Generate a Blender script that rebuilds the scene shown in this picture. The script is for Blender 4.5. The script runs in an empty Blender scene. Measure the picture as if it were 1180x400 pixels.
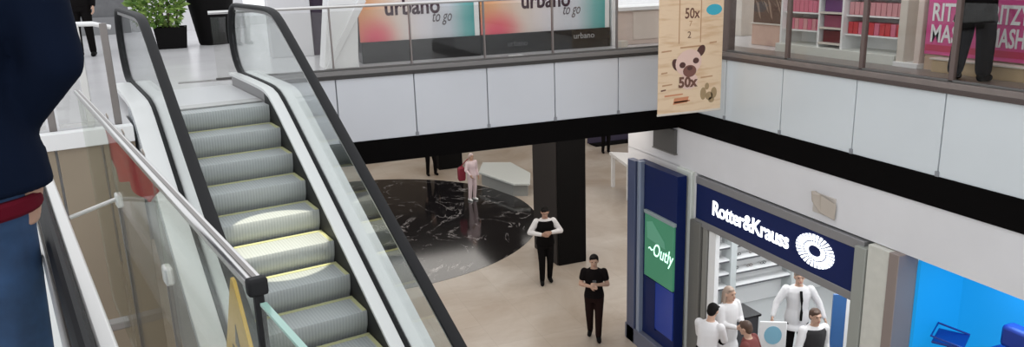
import bpy, bmesh, math, random
from mathutils import Vector, Matrix
random.seed(7)
C = bpy.context.scene.collection
PI = math.pi
R = math.radians

# ------------------------------------------------------------------ materials
MATS = {}
def mat(name, col, rough=.5, metal=0., emit=0., ecol=None, var=0., vscale=8., spec=.5, coat=0.):
    if name in MATS: return MATS[name]
    m = bpy.data.materials.new(name); m.use_nodes = True
    nt = m.node_tree; b = nt.nodes['Principled BSDF']
    b.inputs['Base Color'].default_value = (*col, 1)
    b.inputs['Roughness'].default_value = rough
    b.inputs['Metallic'].default_value = metal
    b.inputs['Specular IOR Level'].default_value = spec
    b.inputs['Coat Weight'].default_value = coat
    if emit:
        b.inputs['Emission Color'].default_value = (*(ecol or col), 1)
        b.inputs['Emission Strength'].default_value = emit
    if var:
        tc = nt.nodes.new('ShaderNodeTexCoord'); n = nt.nodes.new('ShaderNodeTexNoise')
        n.inputs['Scale'].default_value = vscale; n.inputs['Detail'].default_value = 4
        r = nt.nodes.new('ShaderNodeValToRGB')
        r.color_ramp.elements[0].position = .3; r.color_ramp.elements[1].position = .7
        r.color_ramp.elements[0].color = (*[max(0, c*(1-var)) for c in col], 1)
        r.color_ramp.elements[1].color = (*[min(1, c*(1+var)) for c in col], 1)
        nt.links.new(tc.outputs['Object'], n.inputs['Vector'])
        nt.links.new(n.outputs['Fac'], r.inputs['Fac']); nt.links.new(r.outputs['Color'], b.inputs['Base Color'])
    MATS[name] = m
    return m

def glass_mat(name, tint, gloss=.08, rough=.02, graze=.75):
    """clear sheet glass: a see-through tint with a fresnel reflection"""
    m = bpy.data.materials.new(name); m.use_nodes = True
    nt = m.node_tree; nt.nodes.clear()
    o = nt.nodes.new('ShaderNodeOutputMaterial'); mix = nt.nodes.new('ShaderNodeMixShader')
    t = nt.nodes.new('ShaderNodeBsdfTransparent'); g = nt.nodes.new('ShaderNodeBsdfGlossy')
    t.inputs['Color'].default_value = (*tint, 1); g.inputs['Roughness'].default_value = rough
    lw = nt.nodes.new('ShaderNodeLayerWeight'); lw.inputs['Blend'].default_value = .5      # facing ratio, Schlick curve
    pw = nt.nodes.new('ShaderNodeMath'); pw.operation = 'POWER'; pw.inputs[1].default_value = 5
    ad = nt.nodes.new('ShaderNodeMath'); ad.operation = 'MULTIPLY_ADD'; ad.inputs[1].default_value = graze; ad.inputs[2].default_value = gloss; ad.use_clamp = True
    nt.links.new(lw.outputs['Facing'], pw.inputs[0]); nt.links.new(pw.outputs[0], ad.inputs[0]); nt.links.new(ad.outputs[0], mix.inputs['Fac'])
    nt.links.new(t.outputs[0], mix.inputs[1]); nt.links.new(g.outputs[0], mix.inputs[2])
    nt.links.new(mix.outputs[0], o.inputs['Surface'])
    MATS[name] = m
    return m

white_wall = mat('white_plaster', (.70,.69,.70), .75, var=.03, vscale=1.5)
fascia_l = mat('fascia_glass', (.64,.66,.70), .25, var=.03, vscale=.8)
fascia_r = mat('fascia_glass_pale', (.64,.68,.70), .25, var=.03, vscale=.8)
joint_m = mat('joint_grey', (.25,.26,.28), .5)
black_band = mat('black_band', (.004,.0035,.0035), .7, spec=.03)
trim_dark = mat('floor_edge', (.12,.115,.11), .5)
steel = mat('brushed_steel', (.62,.61,.60), .28, metal=1.)
steel_dark = mat('dark_steel', (.22,.20,.19), .4, metal=.8)
post_brown = mat('brown_post', (.13,.095,.085), .5)
rubber = mat('black_rubber', (.012,.012,.013), .6, spec=.2)
silver = mat('satin_aluminium', (.66,.65,.63), .38, metal=.6)
deck_m = mat('deck_aluminium', (.74,.74,.73), .35, metal=.2)
skirt_m = mat('black_skirt', (.012,.012,.012), .6)
grey_skirt = mat('grey_skirt', (.25,.24,.24), .4, metal=.4)
clad_m = mat('truss_cladding', (.33,.345,.36), .4, metal=.3, var=.06, vscale=2)
glass = glass_mat('clear_glass', (.93,.955,.95), .06)
glass_thin = glass_mat('balcony_glass', (.93,.93,.92), .03)
glass_guard = glass_mat('guard_glass', (.90,.92,.89), .05, .03, .3)
green_edge = mat('glass_edge', (.30,.48,.42), .15)
tan_wall = mat('tan_panel', (.285,.23,.165), .45, var=.06, vscale=1.2)
navy = mat('navy', (.005,.014,.085), .4, spec=.2)
navy_b = mat('blue_glossy', (.012,.045,.33), .25)
cream = mat('cream', (.66,.60,.53), .5, var=.04)
peach = mat('peach_panel', (.70,.58,.52), .5, var=.04)
white_gloss = mat('white_gloss', (.82,.82,.82), .25)
white_matt = mat('white_matt', (.80,.80,.80), .6)
black_gloss = mat('black_gloss', (.012,.011,.012), .25)
black_matt = mat('black_matt', (.006,.0055,.0055), .75, spec=.1)
grey_pillar = mat('grey_pillar', (.30,.31,.28), .45)
light_pillar = mat('pale_pillar', (.66,.69,.64), .4)
letter_white = mat('lit_letters', (.9,.93,1.), .4, emit=1.6, ecol=(.88,.94,1))
skin = mat('skin', (.52,.32,.23), .5)
skin_d = mat('skin_warm', (.42,.25,.18), .5)
yellow = mat('yellow_sign', (.62,.38,.012), .4)
red_reflection = mat('red_cloth', (.55,.02,.03), .7, var=.1)

def floor_mat():
    m = bpy.data.materials.new('beige_marble'); m.use_nodes = True; nt = m.node_tree; b = nt.nodes['Principled BSDF']
    tc = nt.nodes.new('ShaderNodeTexCoord'); n = nt.nodes.new('ShaderNodeTexNoise')
    n.inputs['Scale'].default_value = .55; n.inputs['Detail'].default_value = 7; n.inputs['Roughness'].default_value = .62; n.inputs['Distortion'].default_value = .6
    r = nt.nodes.new('ShaderNodeValToRGB'); e = r.color_ramp.elements
    e[0].position = .3; e[0].color = (.38,.30,.23,1); e[1].position = .68; e[1].color = (.57,.515,.455,1)
    nt.links.new(tc.outputs['Object'], n.inputs['Vector']); nt.links.new(n.outputs['Fac'], r.inputs['Fac'])
    br = nt.nodes.new('ShaderNodeTexBrick'); br.offset = 0
    br.inputs['Scale'].default_value = 1.; br.inputs['Brick Width'].default_value = .9; br.inputs['Row Height'].default_value = .9
    br.inputs['Mortar Size'].default_value = .006
    br.inputs['Color1'].default_value = (1,1,1,1); br.inputs['Color2'].default_value = (.93,.92,.91,1); br.inputs['Mortar'].default_value = (.84,.83,.81,1)
    nt.links.new(tc.outputs['Object'], br.inputs['Vector'])
    mx = nt.nodes.new('ShaderNodeMix'); mx.data_type = 'RGBA'; mx.blend_type = 'MULTIPLY'; mx.inputs['Factor'].default_value = 1
    nt.links.new(r.outputs['Color'], mx.inputs['A']); nt.links.new(br.outputs['Color'], mx.inputs['B'])
    nt.links.new(mx.outputs['Result'], b.inputs['Base Color'])
    b.inputs['Roughness'].default_value = .28
    return m
def marble_mat():
    m = bpy.data.materials.new('black_marble'); m.use_nodes = True; nt = m.node_tree; b = nt.nodes['Principled BSDF']
    tc = nt.nodes.new('ShaderNodeTexCoord')
    w = nt.nodes.new('ShaderNodeTexNoise'); w.inputs['Scale'].default_value = .45; w.inputs['Detail'].default_value = 9
    w.inputs['Roughness'].default_value = .62; w.inputs['Distortion'].default_value = 2.2
    r = nt.nodes.new('ShaderNodeValToRGB'); e = r.color_ramp.elements
    e[0].position = .485; e[0].color = (.008,.007,.008,1)
    e[1].position = .50; e[1].color = (.35,.33,.33,1)
    x = e.new(.515); x.color = (.010,.009,.010,1)
    n2 = nt.nodes.new('ShaderNodeTexNoise'); n2.inputs['Scale'].default_value = 1.3; n2.inputs['Detail'].default_value = 3
    r2 = nt.nodes.new('ShaderNodeValToRGB'); r2.color_ramp.elements[0].position = .45; r2.color_ramp.elements[1].position = .62
    mx = nt.nodes.new('ShaderNodeMix'); mx.data_type = 'RGBA'
    mx.inputs['A'].default_value = (.010,.009,.010,1)
    nt.links.new(tc.outputs['Object'], w.inputs['Vector']); nt.links.new(w.outputs['Fac'], r.inputs['Fac'])
    nt.links.new(tc.outputs['Object'], n2.inputs['Vector']); nt.links.new(n2.outputs['Fac'], r2.inputs['Fac'])
    nt.links.new(r2.outputs['Color'], mx.inputs['Factor']); nt.links.new(r.outputs['Color'], mx.inputs['B'])
    nt.links.new(mx.outputs['Result'], b.inputs['Base Color'])
    b.inputs['Roughness'].default_value = .10
    return m
def step_mat():
    """cast aluminium with fine grooves running front to back"""
    m = bpy.data.materials.new('step_metal'); m.use_nodes = True; nt = m.node_tree; b = nt.nodes['Principled BSDF']
    tc = nt.nodes.new('ShaderNodeTexCoord'); w = nt.nodes.new('ShaderNodeTexWave')
    w.bands_direction = 'X'; w.inputs['Scale'].default_value = 12.5
    r = nt.nodes.new('ShaderNodeValToRGB'); r.color_ramp.elements[0].color = (.36,.385,.385,1); r.color_ramp.elements[1].color = (.44,.465,.46,1)
    bp = nt.nodes.new('ShaderNodeBump'); bp.inputs['Strength'].default_value = .15; bp.inputs['Distance'].default_value = .008
    nt.links.new(tc.outputs['Object'], w.inputs['Vector']); nt.links.new(w.outputs['Fac'], r.inputs['Fac'])
    nt.links.new(r.outputs['Color'], b.inputs['Base Color']); nt.links.new(w.outputs['Fac'], bp.inputs['Height']); nt.links.new(bp.outputs['Normal'], b.inputs['Normal'])
    b.inputs['Roughness'].default_value = .5; b.inputs['Metallic'].default_value = .15
    return m
FLOOR = floor_mat(); MARBLE = marble_mat(); STEP = step_mat()
upper_floor_m = mat('upper_marble', (.63,.62,.63), .22, var=.06, vscale=1.1)
border_m = mat('brown_stone', (.20,.165,.15), .3, var=.1, vscale=3)

# ------------------------------------------------------------------ mesh helpers
class MB:
    def __init__(s): s.v = []; s.f = []; s.mi = []; s.cur = 0
    def add(s, vs, fs):
        o = len(s.v); s.v += [tuple(v) for v in vs]; s.f += [tuple(i+o for i in f) for f in fs]; s.mi += [s.cur]*len(fs); return s
    def box(s, a, b, M=None):
        x0,y0,z0 = a; x1,y1,z1 = b
        vs = [Vector(p) for p in ((x0,y0,z0),(x1,y0,z0),(x1,y1,z0),(x0,y1,z0),(x0,y0,z1),(x1,y0,z1),(x1,y1,z1),(x0,y1,z1))]
        if M: vs = [M @ v for v in vs]
        return s.add(vs, [(0,3,2,1),(4,5,6,7),(0,1,5,4),(1,2,6,5),(2,3,7,6),(3,0,4,7)])
    def prism(s, poly, ext):
        """closed polygon (3d points) extruded along the vector ext"""
        n = len(poly); e = Vector(ext)
        vs = [Vector(p) for p in poly] + [Vector(p)+e for p in poly]
        return s.add(vs, [tuple(range(n))[::-1], tuple(range(n, 2*n))] + [(i,(i+1)%n,n+(i+1)%n,n+i) for i in range(n)])
    def loft(s, rings, caps=True, closed=False):
        n = len(rings[0]); vs = [p for r in rings for p in r]; fs = []
        k = len(rings); rng = range(k if closed else k-1)
        for i in rng:
            j = (i+1) % k
            for q in range(n):
                fs.append((i*n+q, i*n+(q+1)%n, j*n+(q+1)%n, j*n+q))
        if caps and not closed:
            fs.append(tuple(range(n))[::-1]); fs.append(tuple(range((k-1)*n, k*n)))
        return s.add(vs, fs)
    def tube(s, pts, r, n=10, radii=None, closed=False):
        pts = [Vector(p) for p in pts]; rings = []
        ref = Vector((0,0,1)); L = len(pts)
        for i, p in enumerate(pts):
            if closed: d = pts[(i+1)%L]-pts[i-1]
            else: d = pts[min(i+1, L-1)]-pts[max(i-1, 0)]
            d.normalize()
            a = d.cross(ref)
            if a.length < .05: a = d.cross(Vector((0,1,0)))
            a.normalize(); b = a.cross(d).normalized()
            rr = radii[i] if radii else r
            rings.append([p + a*math.cos(2*PI*q/n)*rr + b*math.sin(2*PI*q/n)*rr for q in range(n)])
        return s.loft(rings, True, closed)
    def lathe(s, prof, c=(0,0,0), n=24):
        cx,cy,cz = c
        rings = [[(cx+r*math.cos(2*PI*q/n), cy+r*math.sin(2*PI*q/n), cz+z) for q in range(n)] for r, z in prof]
        return s.loft(rings)
    def ellipsoid(s, c, rad, n=14, m=9, rot=None):
        c = Vector(c); vs = []; fs = []
        for i in range(m+1):
            t = PI*i/m
            for q in range(n):
                a = 2*PI*q/n
                p = Vector((rad[0]*math.sin(t)*math.cos(a), rad[1]*math.sin(t)*math.sin(a), rad[2]*math.cos(t)))
                if rot: p = rot @ p
                vs.append(c+p)
        for i in range(m):
            for q in range(n):
                fs.append((i*n+q, (i+1)*n+q, (i+1)*n+(q+1)%n, i*n+(q+1)%n))
        return s.add(vs, fs)
    def capsule(s, a, b, ra, rb, n=12):
        a = Vector(a); b = Vector(b); d = (b-a)
        if d.length < 1e-5: return s.ellipsoid(a, (ra,)*3, n)
        d.normalize(); pts = []; rad = []
        for k in (-.98,-.8,-.5,0): pts.append(a+d*ra*k); rad.append(ra*math.sqrt(1-k*k))
        for k in (0,.5,.8,.98): pts.append(b+d*rb*k); rad.append(rb*math.sqrt(1-k*k))
        return s.tube(pts, 0, n, rad)

WM = {}
def root(name, loc, rz=0., label=None, cat=None, group=None, scale=1.):
    o = bpy.data.objects.new(name, None); C.objects.link(o)
    o.location = loc; o.rotation_euler = (0,0,rz); o.scale = (scale,)*3; o.empty_display_size = .2
    WM[o.name] = Matrix.Translation(Vector(loc)) @ Matrix.Rotation(rz, 4, 'Z') @ Matrix.Scale(scale, 4)
    tag(o, label, cat, group)
    return o
def tag(o, label=None, cat=None, group=None, kind=None):
    if label: o['label'] = label
    if cat: o['category'] = cat
    if group: o['group'] = group
    if kind: o['kind'] = kind
    return o
def mesh_of(name, mb, mats, smooth=30):
    me = bpy.data.meshes.new(name); me.from_pydata([tuple(v) for v in mb.v], [], mb.f)
    if not isinstance(mats, (list, tuple)): mats = [mats]
    for m in mats: me.materials.append(m)
    for p, i in zip(me.polygons, mb.mi): p.material_index = min(i, len(mats)-1)
    bm = bmesh.new(); bm.from_mesh(me); bmesh.ops.recalc_face_normals(bm, faces=bm.faces); bm.to_mesh(me); bm.free()
    if smooth:
        for p in me.polygons: p.use_smooth = True
        me.set_sharp_from_angle(angle=R(smooth))
    return me
def obj(name, mb, mats, parent=None, local=False, bevel=0., smooth=30, label=None):
    """one mesh object; world-space verts unless local; a child keeps its verts in its parent's space"""
    top = parent
    if parent is not None and not local:
        inv = WM[parent.name].inverted(); mb.v = [tuple(inv @ Vector(v)) for v in mb.v]
    o = bpy.data.objects.new(name, mesh_of(name, mb, mats, smooth)); C.objects.link(o)
    if parent is None:
        # origin at the base centre
        xs = [v.co for v in o.data.vertices]
        c = Vector(((min(p.x for p in xs)+max(p.x for p in xs))/2, (min(p.y for p in xs)+max(p.y for p in xs))/2, min(p.z for p in xs)))
        o.data.transform(Matrix.Translation(-c)); o.location = c
        WM[o.name] = Matrix.Translation(c)
    else:
        o.parent = parent; WM[o.name] = WM[parent.name].copy()
    if bevel:
        b = o.modifiers.new('bevel', 'BEVEL'); b.width = bevel; b.segments = 2; b.limit_method = 'ANGLE'; b.angle_limit = R(40)
    if label: o['label'] = label
    return o
def struct(name, mb, m, bevel=0., parent=None, **k):
    o = obj(name, mb, m, parent, bevel=bevel, **k)
    o['kind'] = 'structure'
    return o
def box(a, b): return MB().box(a, b)
def text(name, s, size, M, m, parent=None, ext=.006, align='LEFT', shear=0., xs=1., space=1., bold=0.):
    cu = bpy.data.curves.new(name, 'FONT'); cu.body = s; cu.size = size; cu.extrude = ext; cu.align_x = align; cu.shear = shear
    cu.space_character = space; cu.resolution_u = 3; cu.offset = bold
    o = bpy.data.objects.new(name, cu); C.objects.link(o)
    dg = bpy.context.evaluated_depsgraph_get(); me = bpy.data.meshes.new_from_object(o.evaluated_get(dg))
    bpy.data.objects.remove(o); bpy.data.curves.remove(cu)
    me.transform(M @ Matrix.Diagonal((xs,1,1,1)))
    if parent is not None: me.transform(WM[parent.name].inverted())
    me.materials.clear(); me.materials.append(m)
    o = bpy.data.objects.new(name, me); C.objects.link(o)
    if parent is not None: o.parent = parent
    return o
def MX(x, y, z):      # writing on a wall that faces -X
    return Matrix(((0,0,-1,x),(-1,0,0,y),(0,1,0,z),(0,0,0,1)))
def MY(x, y, z):      # writing on a wall that faces -Y
    return Matrix(((1,0,0,x),(0,0,-1,y),(0,1,0,z),(0,0,0,1)))

# ------------------------------------------------------------------ place: mall axes
U, X1, Y1 = 5.44, 6.975, 10.571             # upper floor level, the two atrium faces
AZ = R(9.8)
SD = Vector((math.cos(AZ), math.sin(AZ), 0)); WD = Vector((-math.sin(AZ), math.cos(AZ), 0))
def E(s, w, z=0.): return SD*s + WD*w + Vector((0,0,z))
AN = R(12.4)
NS = Vector((math.cos(AN), math.sin(AN), 0)); ND = Vector((-math.sin(AN), math.cos(AN), 0)); NO = Vector((-.21,1.43,0))
def N(n, m, z=0.): return NO + NS*n + ND*m + Vector((0,0,z))
ME = Matrix.Rotation(AZ, 4, 'Z'); MN = Matrix.Translation(NO) @ Matrix.Rotation(AN, 4, 'Z')

# camera
r = Vector((0.93051064,-0.36494762,-0.03103518)); u = Vector((0.12107725,0.22652484,0.96645062)); f = Vector((0.34567362,0.90305024,-0.25497063))
cam = bpy.data.objects.new('camera', bpy.data.cameras.new('camera')); C.objects.link(cam)
cam.matrix_world = Matrix(((r.x,u.x,-f.x,0),(r.y,u.y,-f.y,0),(r.z,u.z,-f.z,6.7),(0,0,0,1)))
cam.data.sensor_width = 36; cam.data.lens = 892.56/1180*36; cam.data.clip_start = .05; cam.data.clip_end = 200
bpy.context.scene.camera = cam

# ------------------------------------------------------------------ the setting
struct('floor', box((-12,-6,-.2), (26,36,0)), FLOOR)
disc = MB(); disc.lathe([(4.85,-.01),(4.85,.004),(0.01,.004)], (3.35,20.45,0), 96)
struct('floor_inlay', disc, MARBLE)
def xl(w): return E(0, w)
# upper slab (one solid around the void)
ya = (Y1 - E(2.2, 0).y)/WD.y
poly = [E(-9,7.78), E(.60,7.78), E(.60,8.30), E(2.2,8.30), E(2.2,ya), Vector((X1+.06,Y1,0)), Vector((X1+.06,-4,0)), Vector((20,-4,0)), Vector((20,34.5,0)), Vector((-11,34.5,0))]
poly[4].y = Y1+.06; poly[5].y = Y1+.06
s = MB(); s.prism([p+Vector((0,0,4.16)) for p in poly], (0,0,U-4.16))
struct('floor_upper', s, [upper_floor_m])
struct('trim_border', box((X1+.06,-4,U), (X1+.63,Y1-.1,U+.004)), border_m)
struct('ceiling', box((X1+.3,10.95,4.135), (20,33.6,4.158)), mat('ceiling_grey', (.10,.095,.09), .8))  # unseen dark sheet added under the slab to darken the marble's reflections
struct('ceiling_left', box((-10.5,10.95,4.135), (X1+.3,33.6,4.158)), MATS['ceiling_grey'])
struct('wall_back', box((-12,33.6,0), (26,34,4.2)), mat('back_wall', (.36,.29,.22), .6, var=.1))
# white wall over the shops and behind the kiosk panel
w = MB()
w.box((X1,-4,3.483), (X1+.25,12.2,4.17)); w.box((X1,10.02,0), (X1+.25,12.2,3.49))
w.box((X1,-4,0), (X1+.25,4.3,3.49))
struct('wall_right', w, white_wall)
struct('wall_right_end', box((X1+.25,12.0,0), (14,12.2,4.16)), white_wall)

# facing of the two balconies: panels, joints, black band
def fascia(name, horizontal, edges, m, lab):
    st = root(name, (0,0,0)); st['kind'] = 'structure'
    for a, b in zip(edges[:-1], edges[1:]):
        g = .008
        if horizontal: mb = box((a+g, Y1, 4.453), (b-g, Y1+.05, U-.10))
        else: mb = box((X1, a+g, 4.453), (X1+.05, b-g, U-.10))
        obj('fascia_panel', mb, m, st, bevel=.004)
    for e in edges[1:-1]:
        if horizontal: mb = box((e-.022, Y1-.014, 4.44), (e+.022, Y1+.01, 4.51))
        else: mb = box((X1-.014, e-.022, 4.44), (X1+.01, e+.022, 4.51))
        obj('panel_clip', mb, joint_m, st)
    return st
LJ = [-.05, .48, 1.543, 2.625, 3.707, 4.78, 5.86, X1]
RJ = [-1.5, 1.9, 3.2, 4.50, 5.72, 6.91, 8.17, 9.375, Y1]
fl = fascia('wall_fascia_left', True, LJ, fascia_l, '')
fr = fascia('wall_fascia_right', False, RJ, fascia_r, '')
struct('trim_1', box((-.4,Y1-.02,U-.055), (X1,Y1+.12,U+.006)), mat('edge_grey', (.20,.19,.185), .3), bevel=.004)
struct('trim_4', box((-.4,Y1-.026,U-.105), (X1,Y1+.10,U-.055)), mat('edge_black', (.035,.032,.03), .5), bevel=.004)
struct('trim_2', box((X1-.02,-1.5,U-.055), (X1+.08,Y1-.03,U+.006)), border_m, bevel=.004)
struct('trim_5', box((X1-.026,-1.5,U-.105), (X1+.08,Y1-.03,U-.055)), mat('edge_brown', (.075,.055,.05), .5), bevel=.004)
struct('beam_left', box((-2.5,Y1-.015,4.125), (X1+.02,Y1+.35,4.453)), black_band)
struct('beam_right', box((X1-.015,-4,4.125), (X1+.3,Y1-.015,4.453)), black_band)
struct('beam_joint_left', box((-2.5,Y1+.03,4.44), (X1,Y1+.07,U-.1)), joint_m)
struct('beam_joint_right', box((X1+.03,-4,4.44), (X1+.07,Y1,U-.1)), joint_m)

# tan wall under the left landing, with its white edge trim
st = root('wall_left', E(-1,7.7)); st['kind'] = 'structure'
for a, b in ((-2.7,-1.55),(-1.53,-.42),(-.40,-.04),(-.02,.32),(.34,.60)):
    obj('wall_panel', MB().box((a,7.70,.02), (b,7.76,5.30), ME), tan_wall, st, bevel=.004)
struct('trim_3', MB().box((-2.7,7.66,5.30), (.60,7.80,U+.006), ME), white_matt, bevel=.006)

# column under the left balcony
st = root('column', (7.33,15.9,0)); st['kind'] = 'structure'
obj('column_face', box((6.98,15.36,0), (7.68,16.5,4.16)), black_matt, st, bevel=.01)
obj('column_side', box((6.95,15.42,0), (6.985,16.75,4.16)), mat('grey_cladding', (.035,.03,.028), .6, spec=.2), st, bevel=.004)

# ------------------------------------------------------------------ balcony railings
def railing(name, lab, horizontal, a, b, posts, post_m, ztop, pw):
    rt = root(name, ((a+b)/2, Y1+.05, U) if horizontal else (X1+.05, (a+b)/2, U), 0, lab, 'railing')
    def P(t, d, z): return (t, Y1+.05+d, z) if horizontal else (X1+.05+d, t, z)
    obj('handrail', MB().tube([P(a,0,ztop), P((a+b)/2,0,ztop), P(b,0,ztop)], .022, 12), steel, rt)
    for p in posts:
        A = P(p-pw/2, -.02, U+.01); B = P(p+pw/2, .03, ztop)
        obj('post', MB().box([min(i,j) for i,j in zip(A,B)], [max(i,j) for i,j in zip(A,B)]), post_m, rt, bevel=.004)
    ed = [a] + list(posts) + [b]
    for p, q in zip(ed[:-1], ed[1:]):
        if q-p < .1: continue
        A = P(p+.02, .0, U+.03); B = P(q-.02, .012, ztop-.06)
        obj('glass_panel', MB().box([min(i,j) for i,j in zip(A,B)], [max(i,j) for i,j in zip(A,B)]), glass_thin, rt)
    A = P(a, -.02, U+.007); B = P(b, .03, U+.03)
    obj('base_rail', MB().box([min(i,j) for i,j in zip(A,B)], [max(i,j) for i,j in zip(A,B)]), trim_dark, rt, bevel=.004)
    return rt
railing('balcony_railing', 'clear glass balcony railing with thin grey posts in front of the urbano posters', True, .05, X1-.05, LJ[2:-1], mat('thin_post', (.25,.22,.21), .4, metal=.5), 6.29, .022)
railing('balcony_railing', 'clear glass balcony railing with thick brown posts in front of the pink posters', False, -1.4, Y1-.35, [3.2,4.50,5.72,6.91,8.17], post_brown, 6.30, .055)
struct('column_corner', box((X1+.02,9.42,U), (X1+.17,9.62,8.2)), mat('corner_post', (.16,.125,.115), .5), bevel=.01)

# ------------------------------------------------------------------ main escalator (local x = s-1.434, y = w-3)
TAN = .549
esc = root('escalator', E(1.434,3,0), AZ, 'wide grey escalator with black handrails running down from the marble landing', 'escalator')
S0, W0 = 1.434, 3.
def smooth_max(w, top, c, a=.25):      # incline through (c, top) that flattens to top
    x = (w-c)*TAN; k = .045
    return top + .5*(x - math.sqrt(x*x+4*k*k*.25)) if True else 0
def smooth_both(w, lo, hi, c):
    z = hi + .5*((w-c)*TAN - math.sqrt(((w-c)*TAN)**2 + .008))
    d = z-lo
    return lo + .5*(d + math.sqrt(d*d + .008))
def zn(w, off=0.): return smooth_both(w, 0+off, U+off, 8.06)
ws = [-3.2+i*.16 for i in range(83)]
def strip(s0, s1, w0, w1, f0, f1, n=70):
    """band between heights f0(w) and f1(w), from s0 to s1"""
    rings = []
    for i in range(n+1):
        w = w0+(w1-w0)*i/n
        rings.append([(s0-S0,w-W0,f0(w)), (s1-S0,w-W0,f0(w)), (s1-S0,w-W0,f1(w)), (s0-S0,w-W0,f1(w))])
    return MB().loft(rings)
for sg in (-1, 1):
    sx = lambda o: S0 + sg*o
    end = 10.05 if sg > 0 else 10.45
    a, b = sorted((sx(.485), sx(.505)))
    obj('skirt', strip(a, b, -2.8, 8.25, lambda w: zn(w,-.33), lambda w: zn(w,.125)), skirt_m, esc, local=True)
    obj('landing_skirt', strip(a, b, 8.25, 9.8, lambda w: U+.002, lambda w: zn(w,.125)), grey_skirt, esc, local=True)
    a, b = sorted((sx(.47), sx(.575)))
    obj('inner_deck', strip(a, b, -2.9, 9.85, lambda w: zn(w,.125), lambda w: zn(w,.155)), deck_m, esc, local=True)
    a, b = sorted((sx(.58), sx(.62)))
    obj('glass_seal', strip(a, b, -2.9, 9.9, lambda w: zn(w,.10), lambda w: zn(w,.165)), rubber, esc, local=True)
    a, b = sorted((sx(.625), sx(.80)))
    obj('outer_deck', strip(a, b, -2.9, 9.85, lambda w: zn(w,.10), lambda w: zn(w,.15)), deck_m, esc, local=True)
    a, b = sorted((sx(.79), sx(.81)))
    obj('side_cladding', strip(a, b, -2.9, 8.25, lambda w: max(0.01, zn(w,-.85)), lambda w: zn(w,.11)), clad_m, esc, local=True)
    # handrail centre line (w, z)
    rl = lambda w: smooth_both(w, .92, 6.395, 7.93)
    path = [(w, rl(w)) for w in [-2.6+i*.15 for i in range(int((end-.45+2.6)/.15))]]
    rad = .41; cw = end-rad; cz = 6.395-rad
    path += [(cw+rad*math.sin(t), cz+rad*math.cos(t)) for t in [PI*i/14 for i in range(15)]]
    path += [(cw-.25, cz-rad)]
    lowc = (-2.6, .92-rad)
    path = [(-2.35, .92-2*rad+.01)] + [(lowc[0]-rad*math.sin(t), lowc[1]-rad*math.cos(t)) for t in [PI*i/12 for i in range(0,12)]] + path
    rings = []
    for i, (w_, z_) in enumerate(path):
        q0 = path[max(0,i-1)]; q1 = path[min(len(path)-1,i+1)]
        dw, dz = q1[0]-q0[0], q1[1]-q0[1]; L = math.hypot(dw,dz); nw, nz = -dz/L, dw/L
        ring = []
        for q in range(12):
            t = 2*PI*q/12
            a_, b_ = .045*math.copysign(abs(math.cos(t))**.8, math.cos(t)), .024*math.copysign(abs(math.sin(t))**.8, math.sin(t))
            ring.append((sx(.60)-S0+a_, w_-W0+nw*b_, z_+nz*b_))
        rings.append(ring)
    obj('handrail', MB().loft(rings), rubber, esc, local=True)
    # chrome guide under the rubber
    rg = []
    for i in range(60):
        w_ = -2.5+(end-.45+2.5)*i/59
        z_ = rl(w_)-.034
        rg.append([(sx(.60)-S0+x, w_-W0, z_+y) for x, y in ((-.03,-.018),(.03,-.018),(.03,.012),(-.03,.012))])
    obj('rail_guide', MB().loft(rg), steel, esc, local=True)
    # glass sheet: between deck and rail, rounded newel end
    up, lo = [], []
    for i in range(70):
        w_ = -2.7+(cw+2.7)*i/69
        up.append((w_, rl(w_)-.045)); lo.append((w_, zn(w_,.15)))
    for i in range(1, 15):
        t = PI*i/15
        if cz+.37*math.cos(t) > U+.16 or True:
            pass
    mb = MB(); rings = [[(sx(.595)-S0,a[0]-W0,a[1]), (sx(.605)-S0,a[0]-W0,a[1]), (sx(.605)-S0,b[0]-W0,b[1]), (sx(.595)-S0,b[0]-W0,b[1])] for a, b in zip(up, lo)]
    for i in range(1, 12):
        x = .365*math.sin(PI/2*i/12); h = .365*math.cos(PI/2*i/12)
        rings.append([(sx(.595)-S0,cw+x-W0,cz+h), (sx(.605)-S0,cw+x-W0,cz+h), (sx(.605)-S0,cw+x-W0,max(U+.15,cz-h)), (sx(.595)-S0,cw+x-W0,max(U+.15,cz-h))])
    obj('glass_panel', mb.loft(rings), glass, esc, local=True)
# steps
RUN, RISE, HALF = .355, .195, .48
def step_mesh():
    prof = [(0,0),(.0,.0),(-.004,-.012),(-.002,-.05),(.004,-.09),(.014,-.13),(.03,-.165),(.05,-.20),(.05,-.24),(.36,-.03),(.36,0)]
    prof = prof[1:]
    return MB().prism([(-HALF,y,z) for y, z in prof], (2*HALF,0,0))
def lines_mesh():
    mb = MB()
    mb.box((-HALF+.002,RUN-.045,.0), (HALF-.002,RUN-.006,.004)); mb.box((HALF-.035,.01,.0), (HALF-.002,RUN-.05,.004)); mb.box((-HALF+.002,.01,.0), (-HALF+.035,RUN-.05,.004))
    return mb
ymark = mat('yellow_edge', (.50,.50,.27), .5)
stp = obj('step', step_mesh(), STEP, esc, local=True, smooth=40)
ln = obj('edge_line', lines_mesh(), ymark, stp, local=True)
for k in range(28):
    w_, z_ = 8.06-RUN*(k+1), U-RISE*(k+1)
    if z_ < .02: break
    if k == 0: q = stp
    else:
        q = stp.copy(); C.objects.link(q); l2 = ln.copy(); C.objects.link(l2); l2.parent = q
    q.location = (0, w_-W0, z_)
top = step_mesh()
q = stp.copy(); C.objects.link(q); q.location = (0, 8.06-W0, U-.012)
obj('comb_plate', MB().box((.955,8.30,U-.03), (1.913,8.52,U+.008), ME), mat('comb', (.50,.50,.49), .4, metal=.5), esc, bevel=.003)
obj('landing_plate', MB().box((.955,8.53,U-.02), (1.913,9.9,U+.006), ME), mat('landing_plate', (.60,.60,.61), .3), esc)
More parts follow.
